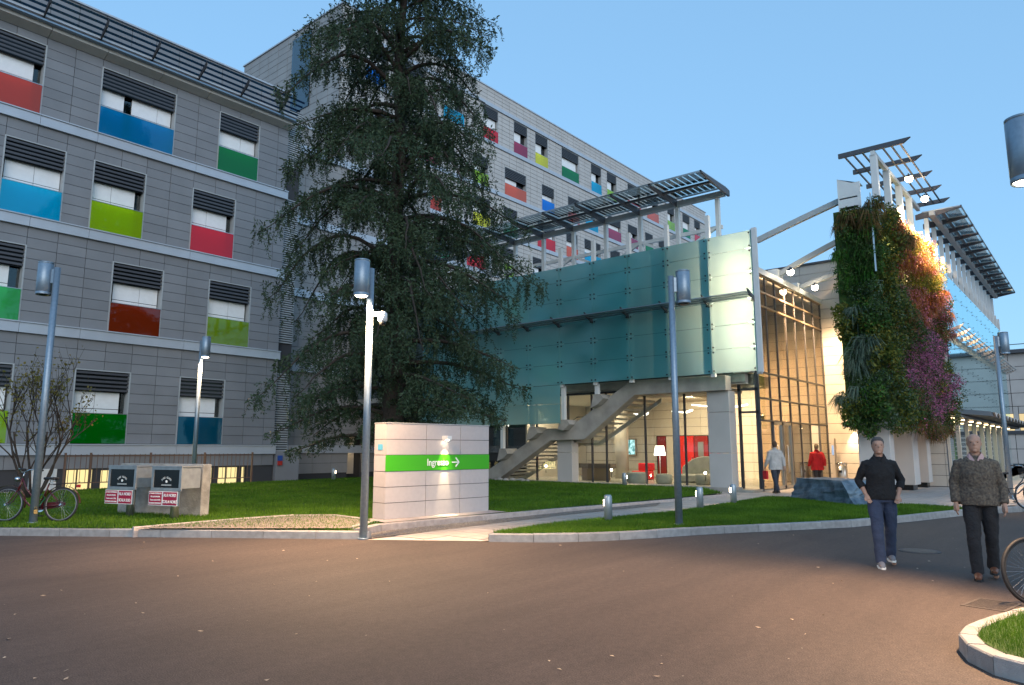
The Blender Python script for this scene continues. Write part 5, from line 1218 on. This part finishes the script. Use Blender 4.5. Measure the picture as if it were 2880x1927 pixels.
s_ = RNG.uniform(.06,.11,(N_,1)); V_ = np.stack([B_, B_+D_*s_*.5+w_*s_*.38, B_+D_*s_, B_+D_*s_*.5-w_*s_*.38], 1).reshape(-1,3)
fast('leaves', V_, (np.array([(0,1,2),(0,2,3)])[None]+4*np.arange(N_)[:,None,None]).reshape(-1,3), m_leafa, SHB, kind='stuff')

# ------------------------------------------------------------------ bicycles
def bicycle(x, y, z, ang, paint, label, tilt=0., rims=None, dark=False, basket=False, guard=True):
    """heading along local +X; origin on the ground midway between the wheels"""
    t = thing('bicycle', (0,0,0), label, 'bicycle', 'parked bicycles')
    m_p = M('bike_paint_'+label[:12].replace(' ', '_'), paint, .35, coat=.4); m_rim = rims or m_chrome
    def wheel(cx):
        w = bpy.data.objects.new('wheel', None); COL.objects.link(w); w.parent = t
        R0 = .345; n = 40
        ring = lambda r: [(cx+r*math.cos(2*PI*i/n), 0, R0+r*math.sin(2*PI*i/n)) for i in range(n)]
        MB().tube(ring(R0-.018), .018, 8, closed=True).build('tyre', m_black, w)
        MB().tube(ring(R0-.042), .011, 6, closed=True).build('rim', m_rim, w)
        m = MB()
        for i in range(32):
            a = 2*PI*i/32; b = a+(.35 if i % 2 else -.35); sy = .025*(1 if i % 4 < 2 else -1)
            m.cyl((cx+.022*math.cos(b),sy,R0+.022*math.sin(b)), (cx+(R0-.045)*math.cos(a),0,R0+(R0-.045)*math.sin(a)), .0013, n=3, caps=False)
        m.build('spokes', m_chrome, w, kind='stuff')
        MB().cyl((cx,-.05,R0),(cx,.05,R0), .022, n=12).build('hub', m_chrome, w)
    wheel(.55); wheel(-.55)
    head0, head1 = (.36,0,.60), (.30,0,.86); bb = (-.10,0,.28); seat0 = (-.25,0,.74); ax_r = (-.55,0,.345)
    m = MB()
    m.tube([head0, head1], .02, 10); m.tube([bb, (-.21,0,.60), seat0], .016, 10)
    m.tube([head0, (.24,0,.47), (.08,0,.32), bb], .018, 10); m.tube([head1, (.2,0,.66), (.02,0,.46), (-.16,0,.44)], .015, 10)
    for sy in (-.045,.045): m.tube([bb, (ax_r[0],sy,ax_r[2])], .010, 8); m.tube([(-.22,0,.66), (ax_r[0],sy,ax_r[2])], .009, 8)
    m.build('frame', m_p, t)
    m = MB()
    for sy in (-.05,.05): m.tube([(.36,sy*.7,.60),(.39,sy,.55),(.47,sy,.40),(.55,sy,.345)], .011, 8)
    m.tube([(.36,-.04,.61),(.36,.04,.61)], .016, 8); m.build('fork', m_p, t)
    for cx, a0, a1 in (((.55,20,190),(-.55,-15,175)) if guard else ()):
        m = MB(); n = 18; pr = []
        for i in range(n):
            a = R(a0+(a1-a0)*i/(n-1)); pr.append((cx+.375*math.cos(a), .345+.375*math.sin(a)))
        for (xa, za), (xb, zb_) in zip(pr, pr[1:]): m.add([(xa,-.028,za),(xa,.028,za),(xb,.028,zb_),(xb,-.028,zb_)], [(0,1,2,3)], True)
        m.build('mudguard', m_p, t)
    if guard: MB().ex([(-.02,-.062,.36),(-.02,-.062,.22),(-.50,-.062,.29),(-.60,-.062,.33),(-.60,-.062,.38),(-.50,-.062,.41)], (0,.02,0)).build('chain_guard', m_p, t)
    m = MB(); m.cyl((-.10,-.07,.28),(-.10,-.055,.28), .085, n=20); m.tube([(-.10,-.08,.28),(-.06,-.09,.12)], .009, 6); m.tube([(-.10,.08,.28),(-.14,.09,.44)], .009, 6); m.build('crank', m_chrome, t)
    MB().box(-.11,-.01,-.19,-.09,.105,.13).build('pedal', m_black, t); MB().box(-.19,-.09,.09,.19,.43,.455).build('pedal', m_black, t)
    MB().tube([(-.25,0,.74),(-.27,0,.82)], .012, 8).build('seat_post', m_chrome, t)
    m = MB(); sp = [(-.41,.015),(-.40,.085),(-.33,.095),(-.26,.06),(-.16,.028),(-.12,.015)]
    poly = [(a, b) for a, b in sp]+[(a, -b) for a, b in sp[::-1]]; m.prism(poly, .835, .885); m.build('saddle', m_black, t, bevel=.015)
    m = MB(); m.tube([(-.36,-.05,.82),(-.36,.05,.82)], .02, 8); m.build('saddle_spring', m_chrome, t)
    m = MB(); m.tube([(.30,0,.86),(.28,0,.98)], .012, 8); m.tube([(.10,-.27,1.03),(.20,-.27,1.04),(.30,-.16,1.04),(.31,-.05,.99),(.31,.05,.99),(.30,.16,1.04),(.20,.27,1.04),(.10,.27,1.03)], .011, 8); m.build('handlebar', m_chrome, t)
    for sy in (-.27,.27): MB().tube([(.08,sy,1.03),(.19,sy,1.04)], .017, 8).build('grip', m_black, t)
    MB().lathe((.40,0,.84), [(.02,-.04),(.05,-.02),(.055,.03),(.03,.05)], 14).build('headlamp', m_chrome, t)
    m = MB()
    for sy in (-.06,.06): m.tube([(-.30,sy,.735),(-.45,sy,.755),(-.80,sy,.765),(-.84,sy,.80)], .006, 6); m.tube([(-.55,sy,.36),(-.52,sy,.755)], .005, 5); m.tube([(-.55,sy,.36),(-.66,sy,.755)], .005, 5)
    for xx in (-.45,-.55,-.65,-.78): m.tube([(xx,-.06,.76),(xx,.06,.76)], .005, 5)
    m.build('rack', m_black, t); MB().box(-.88,-.83,-.03,.03,.68,.74).build('rear_light', M('rear_red', (.35,.01,.01), .3), t)
    m = MB(); m.tube([(.3,-.1,1.0),(.42,-.06,.98),(.43,-.03,.8),(.4,-.02,.6)], .004, 5); m.tube([(.3,.12,1.0),(.46,.06,.95),(.44,.03,.78),(.39,.02,.62)], .004, 5); m.build('brake_cable', m_black, t)
    if basket:
        m = MB()
        for i in range(9):
            u = -.16+i*.04; m.tube([(.43,u,1.0),(.43,u*.8,.78)], .004, 4); m.tube([(.66,u,1.0),(.62,u*.8,.78)], .004, 4)
        for zz_ in (.78,.85,.92,1.0): w = .13+.03*(zz_-.78)/.22; m.tube([(.43,-w,zz_),(.64,-w,zz_),(.64,w,zz_),(.43,w,zz_),(.43,-w,zz_)], .004, 4)
        m.build('basket', m_black, t)
    t.location = (x,y,z); t.rotation_euler = (R(tilt),0,ang); return t
ang1 = math.atan2(17.14-16.24, 4.73-5.48)
bicycle(5.05, 16.78, .15, ang1, (.075,.006,.010), 'dark red city bicycle chained to the street lamp at the left edge', tilt=4, rims=M('rim_dull', (.26,.26,.27), .45, metal=.7))
ch_ = MB(); ch_.tube([(5.02,16.52,.42),(5.10,16.55,.50),(5.2,16.62,.62),(5.16,16.68,.70),(5.05,16.62,.6),(4.96,16.5,.44)], .012, 6)
tag(ch_.build('cable_lock', M('lock_green', (.01,.12,.06), .4)), 'green cable lock looped round the lamp post and the red bicycle', 'lock')
pk = MB().box(4.955,5.015,16.375,16.41,.34,.42).tube([(4.965,16.39,.42),(4.968,16.39,.47),(5.0,16.39,.47),(5.005,16.39,.42)], .006, 6)
tag(pk.build('padlock', M('brass', (.45,.33,.14), .35, metal=.8)), 'small brass padlock hanging on the cable at the left lamp post', 'padlock')
bicycle(9.75, .38, .0, math.atan2(.767,-.641)+.12, (.03,.03,.035), 'bicycle whose big front wheel juts in at the lower right edge', tilt=3, rims=m_black, guard=False)
bicycle(23.6, 2.15, .1, -1.0, (.05,.05,.06), 'dark parked bicycle beside the far right lamp post', tilt=5, guard=False)
bicycle(22.6, 1.35, .1, 2.3, (.35,.36,.38), 'silver parked bicycle with a wire basket at the far right edge', tilt=-4, basket=True, guard=False)

# ------------------------------------------------------------------ people
m_skin = M('skin', (.42,.24,.17), .55, var=.08, scale=20)
def ell(mb, rings, n=18):
    """stack of horizontal ellipses (x,y,z,rx,ry)"""
    vs = []
    for x, y, z, rx, ry in rings:
        for j in range(n): t = 2*PI*j/n; vs.append((x+rx*math.cos(t), y+ry*math.sin(t), z))
    fs = [(i*n+j, i*n+(j+1)%n, (i+1)*n+(j+1)%n, (i+1)*n+j) for i in range(len(rings)-1) for j in range(n)]
    return mb.add(vs, fs+[tuple(range(n))[::-1], tuple((len(rings)-1)*n+j for j in range(n))], True)
def skinmesh(mb, name, mat, parent, vox=.010, wob=0., smooth=2):
    me = bpy.data.meshes.new(name); me.from_pydata(mb.v, [], mb.f); bm = bmesh.new(); bm.from_mesh(me); bmesh.ops.recalc_face_normals(bm, faces=bm.faces); bm.to_mesh(me); bm.free()
    o = bpy.data.objects.new(name, me); COL.objects.link(o)
    r = o.modifiers.new('r', 'REMESH'); r.mode = 'VOXEL'; r.voxel_size = vox; r.use_smooth_shade = True
    s = o.modifiers.new('s', 'SMOOTH'); s.iterations = smooth; s.factor = .6
    if wob:
        tx_ = bpy.data.textures.new('w', 'CLOUDS'); tx_.noise_scale = .11; d = o.modifiers.new('d', 'DISPLACE'); d.texture = tx_; d.strength = wob; d.mid_level = .5
    dg = bpy.context.evaluated_depsgraph_get(); me2 = bpy.data.meshes.new_from_object(o.evaluated_get(dg)); bpy.data.objects.remove(o)
    me2.name = name; me2.materials.clear(); me2.materials.append(mat)
    o = bpy.data.objects.new(name, me2); COL.objects.link(o)
    if parent: o.parent = parent
    return o
def person(x, y, z, yaw, H, label, hair, top, bottom, shoe, stride=.2, arms='walk', coat=0., collar=None, bald=False, hold=None, lead=1, topvar=0, bulk=1.):
    """local frame: x to the body's right, y forward, z up, unit height scaled to H"""
    k = H/1.75
    t = thing('person', (0,0,0), label, 'person', 'people walking near the entrance')
    hip = [(.09,0,.92),(-.09,0,.92)]; L = []
    for i, sx in enumerate((1,-1)):
        f = stride if (sx == lead) else -stride*.9
        knee = (sx*.095, f*.55+.03, .50+.0*abs(f)); ank = (sx*.09, f*1.0-(.03 if f < 0 else 0), .085+(.05 if f < 0 else 0)); toe = (sx*.10, ank[1]+.16, .035)
        L.append((hip[i], knee, ank, toe))
    A_ = []
    for i, sx in enumerate((1,-1)):
        sh_ = (sx*.165*bulk, 0, 1.385)
        if arms == 'pocket': el = (sx*.27, -.07, 1.16); wr = (sx*.20, .06, .96)
        elif arms == 'walk': f = -stride*.8 if sx == lead else stride*.8; el = (sx*.25, f*.35-.03, 1.14); wr = (sx*.25, f*.9+.05, .90)
        else: el = (sx*.25,-.02,1.14); wr = (sx*.25,.06,.89)
        A_.append((sh_, el, wr))
    # --- body: one continuous surface with hands
    b = MB()
    ell(b, [(0,0,.86,.13,.09),(0,0,.95,.16,.105),(0,0,1.08,.135,.095),(0,.005,1.25,.15,.11),(0,0,1.36,.155,.095),(0,0,1.43,.09,.07),(0,0,1.46,.06,.06)])
    b.tube([(0,0,1.42),(0,.01,1.50),(0,.015,1.56)], [.062,.056,.056], 14)
    ell(b, [(0,.035,1.515,.03,.035),(0,.03,1.535,.052,.065),(0,.022,1.57,.064,.085),(0,.015,1.61,.070,.092),(0,.012,1.65,.074,.096),(0,.006,1.69,.073,.094),(0,.0,1.72,.062,.080),(0,-.005,1.742,.035,.05),(0,-.005,1.75,.01,.015)])
    b.tube([(0,.094,1.655),(0,.112,1.62),(0,.102,1.608)], [.008,.012,.010], 8)       # nose
    b.tube([(-.024,.096,1.583),(0,.104,1.585),(.024,.096,1.583)], [.008,.010,.008], 6)  # lips
    b.sphere((0,.088,1.545), .024, 8)                                                  # chin
    for sx in (1,-1):
        b.sphere((sx*.074,-.002,1.63), .02, 8, (.5,.9,1.5)); b.tube([(sx*.05,.088,1.667),(sx*.018,.102,1.664)], .009, 6)   # ear, brow
    for (h_, kn, an, to) in L:
        b.tube([h_, tuple((Vector(h_)+Vector(kn))/2), kn, tuple(Vector(kn).lerp(Vector(an), .35)), an], [.085,.075,.055,.056,.036], 12)
        b.tube([(an[0],an[1]-.03,an[2]-.03), (to[0],to[1],to[2])], [.036,.03], 8)
    for (s0, e0, w0) in A_:
        b.tube([s0, tuple((Vector(s0)+Vector(e0))/2), e0, tuple(Vector(e0).lerp(Vector(w0), .4)), w0], [.052,.046,.038,.037,.026], 10)
        d = (Vector(w0)-Vector(e0)).normalized(); side = Vector((0,1,0)) if arms != 'pocket' else Vector((0,.6,-.8)); side = (side-d*side.dot(d)).normalized(); nrm = d.cross(side)
        p0 = Vector(w0); b.tube([p0, p0+d*.045, p0+d*.09], [.027,.034,.030], 10)
        for j in range(4):
            o_ = side*(.026-.0175*j); l_ = (.066,.076,.070,.054)[j]; q0 = p0+d*.08+o_; sgn_ = -1 if w0[0] > 0 else 1
            b.tube([q0, q0+d*l_*.5+nrm*.004*sgn_, q0+d*l_*.85+nrm*.018*sgn_], [.0095,.009,.0075], 6)
        q0 = p0+d*.03+side*.026; b.tube([q0, q0+d*.035+side*.022, q0+d*.065+side*.022], [.0115,.0105,.009], 6)
    skinmesh(b, 'body', m_skin, t, vox=.0075, smooth=1)
    m = MB()
    for sx in (1,-1): m.sphere((sx*.031,.090,1.645), .0105, 10, (1.3,1,.8))
    m.build('eyes', M('eye_'+label[:8], (.10,.07,.06), .2), t)
    # hair
    h = MB()
    if bald: ell(h, [(0,-.02,1.59,.066,.078),(0,-.022,1.64,.078,.086),(0,-.025,1.69,.077,.082),(0,-.028,1.715,.066,.068)])
    else: ell(h, [(0,-.025,1.56,.062,.066),(0,-.022,1.62,.079,.086),(0,-.008,1.685,.082,.100),(0,-.004,1.725,.072,.090),(0,-.006,1.755,.045,.06),(0,-.006,1.763,.012,.02)])
    skinmesh(h, 'hair', hair, t, vox=.008, wob=.012)
    # trousers
    p = MB(); ell(p, [(0,0,.86,.16,.115),(0,0,.93,.185,.128),(0,0,1.0,.170,.120),(0,0,1.03,.160,.115)])
    for (h_, kn, an, to) in L:
        an2 = (an[0], an[1]+.0, an[2]-.02)
        p.tube([(h_[0],h_[1],h_[2]+.02), tuple((Vector(h_)+Vector(kn))/2), kn, tuple(Vector(kn).lerp(Vector(an2), .5)), an2], [.098,.092,.074,.070,.066], 14)
    skinmesh(p, 'trousers', bottom, t, vox=.010, wob=.022)
    # top
    s = MB(); zb_ = .90-coat
    ell(s, [(0,0,zb_,.195*bulk+.02,.140*bulk),(0,0,.96,.19*bulk+.01,.138*bulk),(0,0,1.10,.172*bulk+.01,.128*bulk),(0,.004,1.26,.185*bulk,.135*bulk),(0,0,1.36,.185*bulk,.120*bulk),(0,-.002,1.41,.160*bulk,.105*bulk),(0,-.004,1.45,.115*bulk,.092),(0,-.004,1.485,.078,.078)])
    for (s0, e0, w0) in A_:
        we = Vector(e0).lerp(Vector(w0), .92 if arms != 'pocket' else .55)
        s.tube([(s0[0]*.8,s0[1],s0[2]+.005), s0, tuple((Vector(s0)+Vector(e0))/2), e0, tuple(Vector(e0).lerp(we, .5)), tuple(we)], [.060*bulk,.066*bulk,.062*bulk,.056*bulk,.052*bulk,.047*bulk], 12)
    skinmesh(s, 'jacket' if coat or bulk > 1.05 else 'shirt', top, t, vox=.010, wob=.026)
    c = MB()
    for sx in (1,-1): c.ex([(sx*.012,.100,1.425),(sx*.075,.085,1.40),(sx*.092,.035,1.475),(sx*.065,.055,1.515),(sx*.035,.085,1.475)], (0,.008,0))
    c.ex([(-.09,.035,1.47),(-.06,-.06,1.49),(.06,-.06,1.49),(.09,.035,1.47),(.065,.04,1.52),(.045,-.05,1.535),(-.045,-.05,1.535),(-.065,.04,1.52)], (0,0,.006))
    c.build('collar', collar or top, t)
    for i, (h_, kn, an, to) in enumerate(L):
        f = MB(); zz_ = an[2]-.085
        f.tube([(an[0],an[1]-.065,zz_+.045),(an[0],an[1],zz_+.055),(an[0]+.0,an[1]+.09,zz_+.045),(an[0]+.005,an[1]+.185,zz_+.032)], [.034,.046,.043,.028], 12)
        skinmesh(f, 'shoe', shoe, t, vox=.008)
        MB().ex([(an[0]-.042,an[1]-.09,zz_+.0),(an[0]+.042,an[1]-.09,zz_),(an[0]+.05,an[1]+.10,zz_),(an[0]+.02,an[1]+.215,zz_+.004),(an[0]-.02,an[1]+.215,zz_+.004),(an[0]-.045,an[1]+.10,zz_)], (0,0,.022)).build('sole', m_black if shoe.name != 'sneaker' else m_let, t)
    if hold:
        m = MB(); w0 = A_[1][2]; m.box(w0[0]-.03,w0[0]+.04,w0[1]-.10,w0[1]+.14,w0[2]-.42,w0[2]-.14); m.tube([(w0[0],w0[1]-.05,w0[2]-.15),(w0[0],w0[1],w0[2]-.05),(w0[0],w0[1]+.08,w0[2]-.15)], .006, 5)
        bg_ = m.build('carrier_bag', hold)
        bg_.location = (x,y,z); bg_.rotation_euler = (0,0,yaw-PI/2); bg_.scale = (k,k,k); tag(bg_, 'small red carrier bag held by the person in the pale jacket', 'bag')
    t.location = (x,y,z); t.rotation_euler = (0,0,yaw-PI/2); t.scale = (k,k,k); return t
m_hg = M('hair_grey', (.10,.085,.08), .8, bump=1, bscale=120); m_hb = M('hair_brown', (.09,.05,.03), .8, bump=1, bscale=120); m_hw = M('hair_fair', (.26,.17,.10), .8, bump=1, bscale=120)
def cloth(n, c, v=.15, s=9, c2=None): return M(n, c, .85, var=v, scale=s, bump=.5, bscale=45, col2=c2)
m_sneak = M('sneaker', (.20,.20,.22), .6); m_lea = M('leather_brown', (.16,.06,.03), .45)
toCam = math.atan2(-2.4,-11.1)
person(11.12,2.55,0,toCam+.15,1.76,'man in black shirt and blue jeans with hands at his pockets','' or m_hg,cloth('black_cloth',(.008,.008,.010)),cloth('denim',(.035,.05,.095)),m_sneak,stride=.17,arms='pocket',bald=False)
person(10.86,1.36,0,toCam-.05,1.79,'older man in brown patterned jacket and dark trousers near the right edge',m_hw,cloth('brown_tweed',(.15,.12,.09),c2=(.05,.04,.035),s=38),cloth('dark_cloth',(.018,.017,.02)),m_lea,stride=.12,arms='side',coat=.02,collar=cloth('pink_collar',(.5,.33,.33)),bald=True,bulk=1.07)
awy = math.atan2(FW.y, FW.x)
person(24.55,8.85,.1,awy+.15,1.76,'person in pale grey jacket and dark jeans walking to the glass doors',m_hb,cloth('pale_jacket',(.42,.40,.38)),cloth('dark_denim',(.03,.035,.05)),m_black,stride=.24,coat=.10,bulk=1.16,hold=m_redf)
person(27.9,8.5,.1,awy-.1,1.68,'person in bright red coat walking behind the boulder towards the doorway',m_hw,cloth('red_coat',(.50,.008,.010)),cloth('black_trousers',(.02,.018,.02)),m_black,stride=.2,coat=.14,bulk=1.16)
